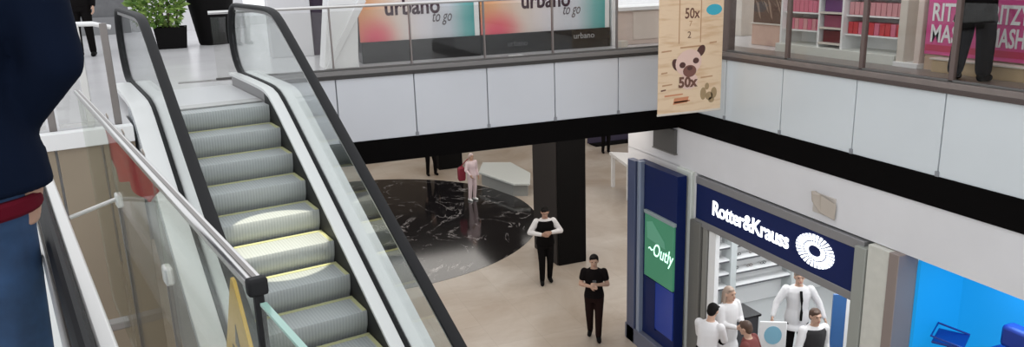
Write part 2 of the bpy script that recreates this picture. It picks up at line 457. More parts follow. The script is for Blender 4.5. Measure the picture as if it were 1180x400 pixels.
soff = MB().loft([[(x-S0,w_-W0,max(.012,zn(w_,o))) for x, o in ((.66,-.86),(2.21,-.86),(2.21,-.80),(.66,-.80))] for w_ in [-2.8+i*.25 for i in range(45)] if w_ < 8.3])
obj('truss_soffit', soff, clad_m, esc, local=True)

# yellow warning board on the left outer deck
yb = root('warning_board', E(.80,4.9,3.9), AZ, 'tall yellow triangular warning board beside the left escalator handrail', 'sign')
dkz = lambda w_: zn(w_,.15)+.006
pz = [E(.79,5.36,dkz(5.36)), E(.79,4.77,4.905), E(.79,4.71,4.905), E(.79,4.42,4.57), E(.79,4.36,4.45), E(.79,4.36,dkz(4.36))]
ybd = obj('board', MB().prism([p-SD*.012 for p in pz], SD*.024), yellow, yb, bevel=.004)
dk = mat('sign_black', (.05,.035,.01), .5)
obj('hazard_mark', MB().prism([E(.777,4.86,4.42), E(.777,4.72,4.42), E(.777,4.79,4.58)], SD*-.004), dk, ybd)
for i in range(3):
    obj('warning_line', MB().prism([E(.777,4.98,4.22+i*.06), E(.777,4.62,4.22+i*.06), E(.777,4.62,4.245+i*.06), E(.777,4.98,4.245+i*.06)], SD*-.004), dk, ybd)

# ------------------------------------------------------------------ near escalator platform (left) and guard rail
PZ = 5.25
ne = root('escalator', N(-.6,1,PZ), AN, 'near escalator with black handrail and silver edge strip beside man in navy jacket', 'escalator')
obj('platform', MB().box((-1.45,-3.2,PZ-.30), (.03,4.3,PZ), MN), mat('platform_metal', (.60,.57,.56), .4, metal=.3, var=.08, vscale=3), ne)
def nrail(n0):
    path = [(m_, 6.07) for m_ in [-3+i*.5 for i in range(14)]] + [(3.6+.36*math.sin(t), 5.71+.36*math.cos(t)) for t in [PI*i/10 for i in range(11)]]
    rings = []
    for i, (m_, z_) in enumerate(path):
        q0 = path[max(0,i-1)]; q1 = path[min(len(path)-1,i+1)]
        d = Vector((q1[0]-q0[0], q1[1]-q0[1])).normalized()
        rings.append([N(n0+.018*math.cos(t), m_-d.y*.024*math.sin(t), z_+d.x*.024*math.sin(t)) for t in [2*PI*q/12 for q in range(12)]])
    return MB().loft(rings)
for n0 in (-.053, -1.3):
    obj('handrail', nrail(n0), rubber, ne)
    obj('glass_panel', MB().box((n0-.006,-3,PZ+.14), (n0+.006,3.7,6.03), MN), glass, ne)
    obj('inner_deck', MB().box((n0-.07,-3.1,PZ), (n0+.06,3.8,PZ+.13), MN), deck_m, ne, bevel=.01)
obj('silver_strip', MB().box((-.034,-3,6.028), (.0,3.6,6.066), MN), silver, ne, bevel=.006)
obj('silver_strip', MB().box((-.084,-3,6.02), (-.071,3.6,6.046), MN), silver, ne, bevel=.006)
obj('rail_guide', MB().box((-.071,-3,6.02), (-.034,3.6,6.048), MN), steel_dark, ne)
# supports down to the lower floor
obj('truss_leg', MB().box((-1.3,-2.6,0), (-.9,-2.2,PZ-.3), MN), clad_m, ne)
obj('truss_leg', MB().box((-1.3,3.6,0), (-.9,4.0,PZ-.3), MN), clad_m, ne)

gr = root('guard_rail', N(.24,1.5,5.0), AN, 'sloping-looking steel topped glass guard rail between the two escalators', 'railing')
gr['label'] = 'steel topped glass guard rail ending in a black post between the two escalators'
obj('top_rail', MB().box((.222,-.03,6.128), (.254,3.25,6.152), MN), steel, gr, bevel=.006)
obj('rail_groove', MB().box((.234,-.03,6.152), (.243,3.25,6.155), MN), steel_dark, gr)
obj('end_post', MB().box((.230,-.05,5.0), (.248,-.03,6.15), MN), rubber, gr, bevel=.004)
obj('end_cap', MB().box((.219,-.055,6.122), (.257,-.028,6.157), MN), rubber, gr, bevel=.006)
mm = [-.03, 1.05, 2.10, 3.25]
for a, b in zip(mm[:-1], mm[1:]):
    obj('glass_panel', MB().box((.234,a+.006,4.95), (.244,b-.006,6.125), MN), glass_guard, gr)
p = obj('glass_panel', MB().box((.234,-1.35,4.95), (.244,-.07,6.11), MN), glass_guard, gr)
obj('glass_edge', MB().box((.233,-1.35,6.11), (.245,-.07,6.116), MN), green_edge, gr)
for m_ in (1.05, 2.10):
    obj('joint_post', MB().box((.231,m_-.006,4.95), (.247,m_+.006,5.80), MN), steel_dark, gr, bevel=.003)
    obj('glass_clamp', MB().box((.226,m_-.03,5.78), (.252,m_+.03,5.84), MN), silver, gr, bevel=.008)
    if m_ > 2: obj('bracket_arm', MB().tube([N(.05,m_,5.77), N(.13,m_,5.79), N(.228,m_,5.815)], .009, 10), silver, gr)
for m_ in (-.9, .4, 1.6, 2.8):
    obj('base_bracket', MB().box((.035,m_-.04,4.96), (.26,m_+.04,5.0), MN), steel_dark, gr, bevel=.006)
# red reflection in the guard glass, modelled as an added hanging sheet
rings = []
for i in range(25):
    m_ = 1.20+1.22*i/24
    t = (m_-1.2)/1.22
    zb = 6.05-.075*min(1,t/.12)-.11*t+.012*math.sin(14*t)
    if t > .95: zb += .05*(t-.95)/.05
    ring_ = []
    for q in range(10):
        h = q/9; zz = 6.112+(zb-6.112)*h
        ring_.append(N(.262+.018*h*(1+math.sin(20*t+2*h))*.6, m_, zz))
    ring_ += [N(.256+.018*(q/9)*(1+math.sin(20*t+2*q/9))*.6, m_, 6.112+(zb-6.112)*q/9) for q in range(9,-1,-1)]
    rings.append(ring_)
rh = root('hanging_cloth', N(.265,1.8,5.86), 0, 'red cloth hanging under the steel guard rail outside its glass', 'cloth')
obj('cloth', MB().loft(rings), red_reflection, rh)
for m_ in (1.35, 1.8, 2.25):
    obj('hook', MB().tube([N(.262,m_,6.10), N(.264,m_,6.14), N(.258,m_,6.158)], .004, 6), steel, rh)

# guard rail on the landing edge, left of the escalator
gl = root('landing_railing', E(-1.0,7.85,U), AZ, 'glass railing with white steel handrail along the landing edge behind the man', 'railing')
obj('handrail', MB().tube([E(-2.6,7.86,6.36), E(-1.2,7.86,6.36), E(.0,7.86,6.36), E(.42,7.86,6.35), E(.56,7.88,6.31)], .022, 10), white_gloss, gl)
for s_ in (-2.4,-1.35,-.02,.28,.50):
    obj('post', MB().box((s_-.03,7.84,U), (s_+.03,7.89,6.35), ME), steel_dark if s_ != .28 else silver, gl, bevel=.005)
for a, b in ((-2.35,-1.4),(-1.3,-.07),(.03,.24)):
    obj('glass_panel', MB().box((a,7.86,U+.05), (b,7.87,6.28), ME), glass_thin, gl)
    obj('bottom_rail', MB().box((a,7.85,U+.02), (b,7.88,U+.05), ME), steel, gl)

# ------------------------------------------------------------------ upper floor, left side: hoardings, kiosk, plants
def poster_mat(name):
    m = bpy.data.materials.new(name); m.use_nodes = True; nt = m.node_tree; b = nt.nodes['Principled BSDF']
    tc = nt.nodes.new('ShaderNodeTexCoord'); sp = nt.nodes.new('ShaderNodeSeparateXYZ'); nt.links.new(tc.outputs['Generated'], sp.inputs[0])
    h = nt.nodes.new('ShaderNodeValToRGB'); e = h.color_ramp.elements
    e[0].position = 0; e[0].color = (.80,.36,.16,1); e[1].position = 1; e[1].color = (.03,.34,.33,1)
    for p, c in ((.10,(.82,.45,.25,1)),(.30,(.78,.66,.58,1)),(.5,(.75,.71,.74,1)),(.74,(.62,.66,.72,1)),(.88,(.18,.46,.46,1))):
        x = e.new(p); x.color = c
    nt.links.new(sp.outputs['X'], h.inputs['Fac'])
    # pink blob low on the left of the print
    v = nt.nodes.new('ShaderNodeVectorMath'); v.operation = 'DISTANCE'; v.inputs[1].default_value = (.12,.0,.02)
    sc = nt.nodes.new('ShaderNodeMapping'); sc.inputs['Scale'].default_value = (1,0,.75)
    nt.links.new(tc.outputs['Generated'], sc.inputs[0]); nt.links.new(sc.outputs[0], v.inputs[0])
    mr = nt.nodes.new('ShaderNodeMapRange'); mr.inputs['From Min'].default_value = .02; mr.inputs['From Max'].default_value = .26; mr.inputs['To Min'].default_value = .95; mr.inputs['To Max'].default_value = 0
    mr.interpolation_type = 'SMOOTHSTEP'
    nt.links.new(v.outputs['Value'], mr.inputs['Value'])
    mx = nt.nodes.new('ShaderNodeMix'); mx.data_type = 'RGBA'; mx.inputs['B'].default_value = (.80,.10,.17,1)
    nt.links.new(mr.outputs[0], mx.inputs['Factor']); nt.links.new(h.outputs['Color'], mx.inputs['A'])
    nt.links.new(mx.outputs['Result'], b.inputs['Base Color']); b.inputs['Roughness'].default_value = .35
    return m
ink = mat('dark_ink', (.05,.02,.035), .5)
grey_ink = mat('grey_ink', (.32,.32,.33), .5)
pmat = poster_mat('colour_poster')
def hoarding(x0, x1, tx, lab):
    h = root('poster_stand', ((x0+x1)/2, 11.4, U), 0, lab, 'poster stand', 'urbano poster stands')
    obj('base', box((x0,11.26,U), (x1,11.6,5.745)), black_gloss, h, bevel=.006)
    ps = obj('poster', box((x0,11.30,5.745), (x1,11.36,7.0)), pmat, h)
    obj('back_frame', box((x0,11.36,5.745), (x1,11.5,7.02)), black_matt, h)
    obj('edge_strip', box((x1-.075,11.292,5.745), (x1,11.30,7.0)), white_gloss, h)
    text('lettering', 'urbano', .34, MY(tx-.04, 11.297, 6.115), ink, ps, .003, bold=.008, xs=.86)
    text('lettering', 'to go', .24, MY(tx+.66, 11.297, 5.985), mat('script_ink', (.14,.12,.13), .5), ps, .003, shear=.35, xs=.6)
    return h
h1 = hoarding(2.06, 3.87, 2.47, 'urbano colour gradient poster stand on black base, next to white kiosk')
h2 = hoarding(3.90, 6.09, 4.60, 'longer urbano colour gradient poster stand with small white lettering on its black base')
text('base_lettering', 'urbano', .13, MY(5.43, 11.255, 5.60), mat('base_letters', (.42,.42,.43), .5), h2, .002)
text('base_lettering', 'urbano', .12, MY(4.30, 11.255, 5.55), mat('dim_letters', (.10,.10,.11), .5), h2, .002)
k = root('kiosk', (1.75,11.0,U), 0, 'white kiosk with slanted leg edge behind the balcony glass', 'kiosk')
obj('side_panel', MB().prism([(1.46,10.90,U),(1.93,10.90,U),(2.02,10.90,6.9),(1.66,10.90,6.9)], (0,.5,0)), white_gloss, k, bevel=.01)
obj('slanted_edge', MB().prism([(1.47,10.86,U+.01),(1.56,10.86,U+.01),(2.10,10.86,6.34),(2.02,10.86,6.42)], (0,.05,0)), white_matt, k, bevel=.01)
obj('display', MB().box((1.70,10.88,6.5), (1.98,10.90,6.85)), black_gloss, k)
struct('column_white', box((.95,13.0,U), (1.60,13.6,8.2)), white_wall, bevel=.01)
dp = root('display_cabinet', (1.85,13.2,U), 0, 'dark purple display cabinet between white column and white kiosk', 'cabinet')
obj('body', box((1.61,13.05,U), (2.15,13.5,7.4)), mat('dark_purple', (.035,.012,.035), .4), dp, bevel=.008)
obj('door', box((1.64,13.03,U+.1), (2.12,13.05,7.3)), mat('dark_purple_gloss', (.03,.015,.035), .15), dp)
pc = root('counter', (6.6,11.4,U), 0, 'white and peach shop counter at the right end of the urbano stands', 'counter')
obj('body', box((6.22,11.25,U), (7.6,11.9,5.99)), peach, pc, bevel=.01)
obj('worktop', box((6.18,11.2,5.99), (7.64,11.95,6.05)), white_gloss, pc, bevel=.006)
obj('side_panel', box((6.12,11.25,U), (6.20,11.9,6.25)), white_gloss, pc, bevel=.006)
obj('front_panel', box((6.50,11.235,U+.08), (7.5,11.25,5.98)), mat('peach_light', (.74,.65,.58), .4), pc, bevel=.006)
pp = root('paper', (4.3,10.95,U), 0, 'small white paper sheet lying on the floor before the urbano stand', 'paper')
obj('sheet', MB().prism([(4.18,10.83,U+.001),(4.42,10.83,U+.001),(4.40,10.98,U+.001),(4.20,10.98,U+.001)], (0,0,.004)), white_matt, pp)
pb = obj('small_box', box((6.12,10.95,U), (6.24,11.1,5.54)), cream, None, bevel=.006)
tag(pb, 'small cream box on the floor at the end of the black urbano base', 'box')

leaf_m = [mat('leaf_green', (.10,.20,.03), .5, var=.3, vscale=20), mat('leaf_light', (.24,.36,.08), .5, var=.2, vscale=20)]
def leaves(c, rad, n, size, seed):
    rnd = random.Random(seed); mb = MB()
    for i in range(n):
        while True:
            p = Vector((rnd.uniform(-1,1), rnd.uniform(-1,1), rnd.uniform(-.8,1)))
            if p.length < 1: break
        P = Vector((c[0]+p.x*rad[0], c[1]+p.y*rad[1], c[2]+p.z*rad[2]))
        d = Vector((p.x+rnd.uniform(-.5,.5), p.y+rnd.uniform(-.5,.5), p.z+rnd.uniform(-.2,.7))).normalized()
        a = d.cross(Vector((rnd.uniform(-1,1),rnd.uniform(-1,1),rnd.uniform(-1,1)))).normalized(); nn = d.cross(a)
        L = size*rnd.uniform(.7,1.3); W = L*.28
        mb.cur = rnd.randint(0,1)
        mb.add([P, P+d*L*.4+a*W+nn*.01, P+d*L, P+d*L*.4-a*W+nn*.01, P+d*L*.45-nn*.02], [(0,1,4),(1,2,4),(2,3,4),(3,0,4)])
    return mb
pl = root('potted_bush', (-.62,16.4,U), 0, 'leafy green bush in a low black square planter on the marble landing', 'plant')
pt = MB(); 
pt.loft([[(-.62+sx*h, 16.4+sy*h, U+z) for sx, sy in ((-1,-1),(1,-1),(1,1),(-1,1))] for h, z in ((.25,0),(.29,.40),(.25,.40),(.24,.34))])
obj('planter', pt, black_matt, pl, bevel=.006)
obj('soil', MB().box((-.85,16.17,U+.30), (-.39,16.63,U+.35)), mat('soil', (.03,.02,.012), .9), pl)
for dx, dy in ((-.06,0),(.08,.04),(0,-.08)):
    obj('stem', MB().tube([(-.62+dx,16.4+dy,U+.33),(-.62+dx*2,16.4+dy*2,U+.7),(-.62+dx*4,16.4+dy*3,U+1.0)], .018, 6), mat('bark', (.09,.06,.035), .8), pl)
obj('foliage', leaves((-.80,16.3,U+.86), (.46,.40,.50), 800, .13, 3), leaf_m, pl)
tp = root('potted_plant', (.15,16.75,U), 0, 'tall tapered black planter with small plant right of the leafy bush', 'plant')
obj('planter', MB().loft([[(.15+h*math.cos(a), 16.75+h*math.sin(a), U+z) for a in [PI/4+2*PI*q/24 for q in range(24)]] for h, z in ((.28,0),(.30,.04),(.47,1.08),(.43,1.08),(.41,1.0))]), black_matt, tp)
obj('foliage', leaves((.2,16.85,U+1.35), (.36,.36,.3), 250, .16, 5), leaf_m, tp)
# far shopfronts of the upper floor
w = MB(); w.box((-11,22,U), (-1.75,22.3,8.5))
struct('wall_back_upper', w, mat('shop_dark', (.13,.13,.135), .5, var=.1))
struct('wall_back_shop', box((-1.75,22,U), (1.0,22.2,8.5)), white_wall)
sb = obj('shop_plinth', box((-6,21.85,U), (-1.9,22.0,U+.42)), mat('plinth_grey', (.20,.20,.205), .5), None, bevel=.01)
sb['kind'] = 'structure'; sb.name = 'baseboard_back'

# ------------------------------------------------------------------ upper floor, right side: shop with posters and shelves
struct('wall_right_upper', box((9.6,-3,U), (9.8,12,8.5)), mat('shop_cream', (.66,.54,.48), .6, var=.05))
struct('column_cream', box((8.72,11.35,U), (9.05,11.7,8.3)), cream, bevel=.01)
sp = root('leaf_picture', (8.05,9.75,5.78), 0, 'dark brown leaf picture board standing on the peach block right of the cream column', 'picture')
obj('frame', box((8.0,9.36,5.78), (8.08,10.12,7.0)), mat('brown_frame', (.10,.05,.035), .5), sp, bevel=.006)
for i in range(7):
    y = 9.40+i*.09
    obj('leaf_print', MB().prism([(7.998,y,5.84+.09*(i%3)),(7.998,y+.04,5.88+.09*(i%3)),(7.998,y+.14,6.12+.05*(i%2)),(7.998,y+.06,6.07)], (.003,0,0)), mat('leaf_print', (.30,.20,.15), .5), sp)
# cream counter below the picture
cc = root('display_block', (8.15,9.75,U), 0, 'peach display block on the floor under the leaf picture board', 'display')
obj('body', box((7.98,9.36,U), (8.3,10.12,5.76)), mat('peach_warm', (.62,.42,.34), .5, var=.05), cc, bevel=.01)
obj('top', box((7.96,9.34,5.76), (8.32,10.14,5.78)), cream, cc, bevel=.005)
# gondola
g = root('shelf_unit', (7.9,8.0,U), 0, 'long white retail shelf unit with pink and red packs', 'shelf')
GX = 7.72
obj('base', box((GX-.12,7.0,U), (8.2,9.1,5.56)), mat('shelf_base', (.66,.67,.62), .4), g, bevel=.006)
obj('back_panel', box((8.05,7.0,5.56), (8.1,9.1,6.9)), white_gloss, g)
for z in (5.74, 5.98, 6.22):
    obj('shelf', box((GX,7.02,z), (8.05,7.92,z+.02)), white_gloss, g, bevel=.003)
for z in (5.74, 5.98, 6.22):
    obj('shelf', box((GX,8.36,z), (8.05,9.08,z+.02)), white_gloss, g, bevel=.003)
for y in (7.0, 7.92, 8.34, 9.08):
    obj('upright', box((GX-.04,y,U+.1), (8.1,y+.035,6.9)), white_gloss, g, bevel=.003)
for z in (5.60, 5.80, 6.0, 6.2):
    obj('cubby_shelf', box((GX-.05,7.955,z), (8.05,8.34,z+.025)), cream, g, bevel=.003)
packm = [mat('pack_red', (.55,.05,.06), .4), mat('pack_pink', (.62,.16,.24), .4), mat('pack_rose', (.60,.28,.30), .4), mat('pack_magenta', (.45,.05,.18), .4)]
def pack(y, z, wd, hg, m, lab, grp, x=GX+.03):
    o = obj('product_box', box((x,y,z), (x+.16,y+wd,z+hg)), m, None, bevel=.004)
    tag(o, lab, 'box', grp)
i = 0
for z, hg in ((5.761,.15),(6.001,.16),):
    y = 7.06
    while y < 7.86:
        pack(y, z, .075, hg, packm[(i*7+i//3)%2 if z < 5.9 else 2], 'red or pink pack in the right bay of the white shelf unit, %s shelf' % ('lower' if z < 5.9 else 'upper'), 'packs in the right bay, %s shelf' % ('lower' if z < 5.9 else 'upper')); y += .085; i += 1
    y = 8.40
    while y < 9.02:
        pack(y, z, .075, hg, packm[1+(i%2)] if z < 5.99 else packm[1], 'pink pack in the left bay of the white shelf unit, %s shelf' % ('lower' if z < 5.9 else 'upper'), 'packs in the left bay, %s shelf' % ('lower' if z < 5.9 else 'upper')); y += .085; i += 1
for z, m, t in ((5.626,mat('pack_maroon', (.13,.015,.02), .4),'maroon box in the lowest cubby of the white shelf unit'),(5.826,mat('pack_plum', (.28,.07,.12), .4),'plum box in the middle cubby of the white shelf unit'),(6.026,mat('pack_purple', (.12,.02,.14), .4),'purple box in the top cubby of the white shelf unit')):
    pack(7.99, z, .31, .155, m, t, 'boxes in the cubbies', GX)
# cream portal between shelves and posters
po = root('shop_portal', (7.7,6.75,U), 0, 'cream portal frame between the white shelf unit and the pink posters', 'frame')
obj('upright', box((7.60,6.86,U), (7.8,6.97,8.3)), cream, po, bevel=.008)
obj('upright', box((7.60,6.64,U), (7.8,6.72,8.3)), peach, po, bevel=.008)
obj('plinth', box((7.57,6.63,U), (7.82,6.985,5.50)), white_gloss, po, bevel=.006)
obj('lintel', box((7.60,6.64,8.3), (7.8,6.97,8.45)), cream, po)
struct('wall_shop_front', box((7.66,-2,U), (7.8,6.62,8.3)), mat('shop_front', (.55,.40,.28), .5, var=.1, vscale=4))
pink = mat('pink_poster', (.62,.075,.26), .4, var=.05, vscale=2)
def pink_poster(y0, y1, ty, lab, sx=1.):
    t = root('poster', (7.64,(y0+y1)/2,5.6), 0, lab, 'poster')
    sh_ = obj('sheet', box((7.62,y0,5.62), (7.655,y1,7.0)), pink, t, bevel=.004)
    obj('stripe', box((7.616,y0+.01,5.66), (7.62,y1-.01,5.73)), mat('poster_red', (.50,.03,.09), .4), t)
    text('lettering', 'RITZY', .27, MX(7.616, ty, 6.00), white_matt, sh_, .003, xs=.70*sx, bold=.005)
    text('lettering', 'MASH', .27, MX(7.616, ty, 5.765), white_matt, sh_, .003, xs=.70*sx, bold=.005)
pink_poster(5.90, 6.60, 6.54, 'pink RITZY MASH poster left of the standing person, next to cream portal')
pink_poster(5.22, 5.84, 5.82, 'pink RITZY MASH poster right of the standing person', .80)
ctr = root('low_shelf', (7.55,5.8,U), 0, 'low beige shelf along the foot of the pink posters', 'shelf')
obj('body', box((7.52,5.0,U), (7.65,6.4,5.58)), mat('low_beige', (.50,.37,.22), .5, var=.1), ctr, bevel=.008)
obj('top', box((7.50,4.98,5.58), (7.655,6.42,5.60)), cream, ctr, bevel=.004)

# ------------------------------------------------------------------ hanging banner at the corner
wood = bpy.data.materials.new('pale_wood_print'); wood.use_nodes = True
nt = wood.node_tree; b = nt.nodes['Principled BSDF']; tc = nt.nodes.new('ShaderNodeTexCoord')
mp = nt.nodes.new('ShaderNodeMapping'); mp.inputs['Scale'].default_value = (.8,1,5)
nz = nt.nodes.new('ShaderNodeTexNoise'); nz.inputs['Scale'].default_value = 2.5; nz.inputs['Detail'].default_value = 5
rp = nt.nodes.new('ShaderNodeValToRGB'); rp.color_ramp.elements[0].position = .33; rp.color_ramp.elements[0].color = (.66,.45,.27,1); rp.color_ramp.elements[1].position = .50; rp.color_ramp.elements[1].color = (.78,.59,.40,1)
nt.links.new(tc.outputs['Object'], mp.inputs[0]); nt.links.new(mp.outputs[0], nz.inputs['Vector']); nt.links.new(nz.outputs['Fac'], rp.inputs['Fac']); nt.links.new(rp.outputs['Color'], b.inputs['Base Color'])
b.inputs['Roughness'].default_value = .6
BY = 9.25
bn = root('hanging_banner', (6.27,BY,4.66), 0, 'long pale wood print banner with a pug face hanging at the balcony corner', 'banner')
obj('sheet', box((5.755,BY,4.66), (6.80,BY+.012,7.25)), wood, bn)
obj('bottom_bar', box((5.75,BY-.006,4.635), (6.805,BY+.018,4.665)), cream, bn, bevel=.004)
obj('top_bar', box((5.75,BY-.006,7.25), (6.805,BY+.018,7.29)), cream, bn, bevel=.004)
for x in (5.9, 6.65): obj('cord', MB().tube([(x,BY,7.28),(x,BY,8.2),(x,BY,9.4)], .005, 6), steel, bn)
dark_br = mat('print_brown', (.16,.07,.045), .6); mid_br = mat('print_tan', (.50,.29,.16), .6); pugc = mat('pug_cream', (.76,.54,.46), .6); pug_dark = mat('pug_mask', (.09,.035,.028), .6); orange_p = mat('print_orange', (.60,.24,.12), .6); blue_p = mat('print_blue', (.05,.42,.55), .5)
def flat(pts, m, nm, y=BY-.002): return obj(nm, MB().prism([(x,y,z) for x, z in pts], (0,.002,0)), m, bn, smooth=0)
def ell(cx, cz, rx, rz, m, nm, n=20, rot=0., y=BY-.002):
    c, s_ = math.cos(rot), math.sin(rot)
    return flat([(cx+rx*math.cos(t)*c-rz*math.sin(t)*s_, cz+rx*math.cos(t)*s_+rz*math.sin(t)*c) for t in [2*PI*q/n for q in range(n)]], m, nm, y)
text('lettering', '50x', .20, MY(6.16,BY-.002,5.97), dark_br, bn, .001, bold=.003, xs=.8)
text('lettering', '7', .11, MY(6.23,BY-.002,5.86), mid_br, bn, .001)
text('lettering', '2', .13, MY(6.21,BY-.002,5.70), dark_br, bn, .001)
for a, c in (((6.07,5.63),(6.085,6.6)),((6.42,5.63),(6.435,6.6))): flat([a,(c[0],a[1]),c,(a[0],c[1])], mid_br, 'print_line')
ell(6.64,6.07,.13,.075,blue_p,'blue_tag')
px, pz_ = 6.24, 5.36
ell(px-.20,pz_-.02,.06,.09,pug_dark,'pug_ear',16,.5,BY-.004)
ell(px+.20,pz_+.15,.06,.09,pug_dark,'pug_ear',16,-.6,BY-.004)
ell(px,pz_,.215,.18,pugc,'pug_head',24,.25,BY-.005)
ell(px+.01,pz_-.26,.15,.12,pugc,'pug_chest',20,0,BY-.0045)
ell(px-.10,pz_-.03,.050,.042,pug_dark,'pug_eye',14,0,BY-.007)
ell(px+.12,pz_+.02,.050,.042,pug_dark,'pug_eye',14,0,BY-.007)
ell(px+.02,pz_-.12,.11,.085,mat('pug_muzzle', (.20,.085,.065), .6),'pug_muzzle',18,0,BY-.007)
ell(px+.02,pz_-.08,.045,.03,pug_dark,'pug_nose',14,0,BY-.009)
text('lettering', '50x', .20, MY(6.08,BY-.008,5.02), dark_br, bn, .001, bold=.008)
for a, z, wd, m in ((5.80,5.52,.16,mid_br),(6.10,5.56,.34,mid_br),(6.58,5.60,.12,mid_br),(5.80,5.22,.10,mid_br),(5.82,5.05,.16,mid_br),(6.45,5.12,.2,mid_br),(5.86,4.90,.3,orange_p),(6.02,4.80,.26,orange_p),(5.80,4.98,.08,dark_br)):
    flat([(a,z),(a+wd,z+.012),(a+wd,z+.03),(a,z+.022)], m, 'print_mark')
flat([(6.0,4.78),(6.24,4.80),(6.26,4.88),(6.02,4.87)], orange_p, 'print_mark')
for cx, cz, rx, rz in ((6.50,4.90,.05,.09),(6.60,4.86,.06,.06),(6.68,4.90,.05,.08),(6.56,5.00,.035,.05),(6.64,4.80,.05,.04)): ell(cx,cz,rx,rz,mat('print_leafy', (.36,.25,.13), .6),'print_plant',14)

# ------------------------------------------------------------------ optician shop on the lower floor
sg = root('shop_sign', (X1,8.3,2.75), 0, 'navy Rotter&Krauss shop sign with white sunburst eye over the entrance', 'sign')
sb_ = obj('sign_box', box((X1-.045,6.66,2.77), (X1+.1,9.96,3.34)), navy, sg, bevel=.006)
fm = mat('sign_frame', (.27,.265,.27), .4, metal=.4)
obj('frame', box((X1-.05,6.55,3.34), (X1+.1,9.97,3.46)), fm, sg, bevel=.006)
obj('frame', box((X1-.05,6.55,2.66), (X1+.1,9.97,2.77)), fm, sg, bevel=.006)
text('lettering', 'Rotter&Krauss', .32, MX(X1-.047, 9.53, 2.95), letter_white, sb_, .006, xs=.955, bold=.006, space=.93)
mb = MB(); cy, cz = 7.33, 3.085
for ring, (r0, r1, nn) in enumerate(((.095,.165,24),(.18,.295,30))):
    for i in range(nn):
        a0 = 2*PI*(i+.16+.5*(ring%2))/nn; a1 = 2*PI*(i+.80+.5*(ring%2))/nn
        q = []
        for rr, aa in ((r0,a0),(r1,a0),(r1,a1),(r0,a1)):
            q.append((X1-.047, cy-rr*1.16*math.cos(aa), cz+rr*.74*math.sin(aa)))
        mb.prism(q, (-.006,0,0))
obj('sunburst_logo', mb, letter_white, sb_, smooth=0)
# entrance frame and pillars
struct('pillar_1', box((X1-.06,10.08,0), (X1+.25,10.50,3.49)), light_pillar, bevel=.01)
struct('pillar_2', box((X1-.08,9.78,0), (X1+.2,10.06,2.72)), mat('frame_dark', (.16,.155,.14), .4), bevel=.008)
struct('pillar_3', box((X1-.04,9.64,0), (X1+.12,9.76,2.70)), mat('frame_mid', (.24,.235,.215), .4), bevel=.008)
struct('pillar_4', box((X1-.10,6.47,0), (X1+.2,6.64,3.40)), grey_pillar, bevel=.008)
struct('pillar_5', box((X1-.08,6.15,0), (X1+.2,6.46,3.47)), mat('pillar_pale', (.60,.59,.53), .45, var=.05), bevel=.008)
struct('pillar_6', box((X1-.10,6.00,0), (X1+.2,6.14,3.48)), mat('pillar_edge', (.25,.20,.18), .4), bevel=.008)
# interior shell
struct('floor_shop', box((X1,6.2,0), (13.5,12.0,.012)), mat('shop_floor', (.42,.43,.43), .25))
struct('ceiling_shop', box((X1+.2,6.2,3.3), (13.5,12.0,3.35)), white_matt)
struct('wall_shop_back', box((13.4,6.2,0), (13.5,12.0,3.3)), white_matt)
struct('wall_shop_right', box((X1+.2,6.02,0), (13.5,6.12,3.3)), white_matt)
struct('window_1', box((X1-.02,9.44,0), (X1+.06,9.62,2.66)), white_gloss, bevel=.006)
# eyewear shelves along the shop's left wall
sh = root('eyewear_shelf', (9.4,11.75,0), 0, 'white wall of eyewear shelves inside the optician', 'shelf')
obj('back_panel', box((7.3,11.88,0), (12.6,11.98,3.1)), white_gloss, sh)
for z in (.55, .83, 1.11, 1.39, 1.67):
    obj('shelf', box((7.3,11.62,z), (12.6,11.88,z+.025)), white_gloss, sh, bevel=.004)
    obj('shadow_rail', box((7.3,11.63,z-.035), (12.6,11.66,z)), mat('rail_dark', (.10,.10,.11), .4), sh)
for x in (7.3, 8.9, 10.4, 11.9):
    obj('upright', box((x,11.58,0), (x+.14,11.9,3.1)), mat('upright_grey', (.55,.58,.58), .3), sh, bevel=.006)
gi = 0
frm = [mat('frame_black', (.02,.02,.022), .3), mat('frame_brown', (.10,.05,.03), .3)]
def glasses(x, y, z, m):
    mb = MB()
    for dx in (-.035,.035): mb.tube([(x+dx+.03*math.cos(t), y, z+.035+.022*math.sin(t)) for t in [2*PI*q/10 for q in range(10)]], .005, 5, closed=True)
    mb.tube([(x-.008,y,z+.04),(x,y,z+.043),(x+.008,y,z+.04)], .004, 5)
    for dx in (-.066,.066): mb.tube([(x+dx,y,z+.04),(x+dx,y+.06,z+.04),(x+dx,y+.10,z+.012)], .003, 5)
    o = obj('eyeglasses', mb, m, None)
    tag(o, 'pair of dark eyeglasses on the white shelves inside the optician', 'glasses', 'eyeglasses on the white shelves')
for z in (.855, 1.135, 1.415):
    for i in range(12):
        glasses(7.63+(i//4)*1.5+(i%4)*.33+(.04 if z > 1 else 0), 11.72, z, frm[gi % 2]); gi += 1
dc = root('display_case', (7.9,10.05,0), 0, 'dark grey glass topped display case behind the staff at the entrance', 'cabinet')
obj('body', box((7.55,9.85,.012), (8.2,10.3,.85)), mat('case_dark', (.06,.06,.065), .3), dc, bevel=.01)
obj('worktop', box((7.52,9.82,.85), (8.23,10.33,.89)), black_gloss, dc, bevel=.006)
bs = obj('bag', MB().loft([[(8.33+sx*h, 11.5+sy*h*.6, z) for sx, sy in ((-1,-1),(1,-1),(1,1),(-1,1))] for h, z in ((.17,1.70),(.19,1.76),(.17,1.98),(.10,2.05))]), black_matt, None, bevel=.02)
tag(bs, 'black bag standing on the top eyewear shelf inside the optician', 'bag')
bs.location.z = 1.697
ds = root('display_stand', (8.80,8.50,0), 0, 'blue white and red striped advertising stand inside the optician', 'sign')
MR = Matrix.Translation((8.80,8.50,0)) @ Matrix.Rotation(R(-30), 4, 'Z')
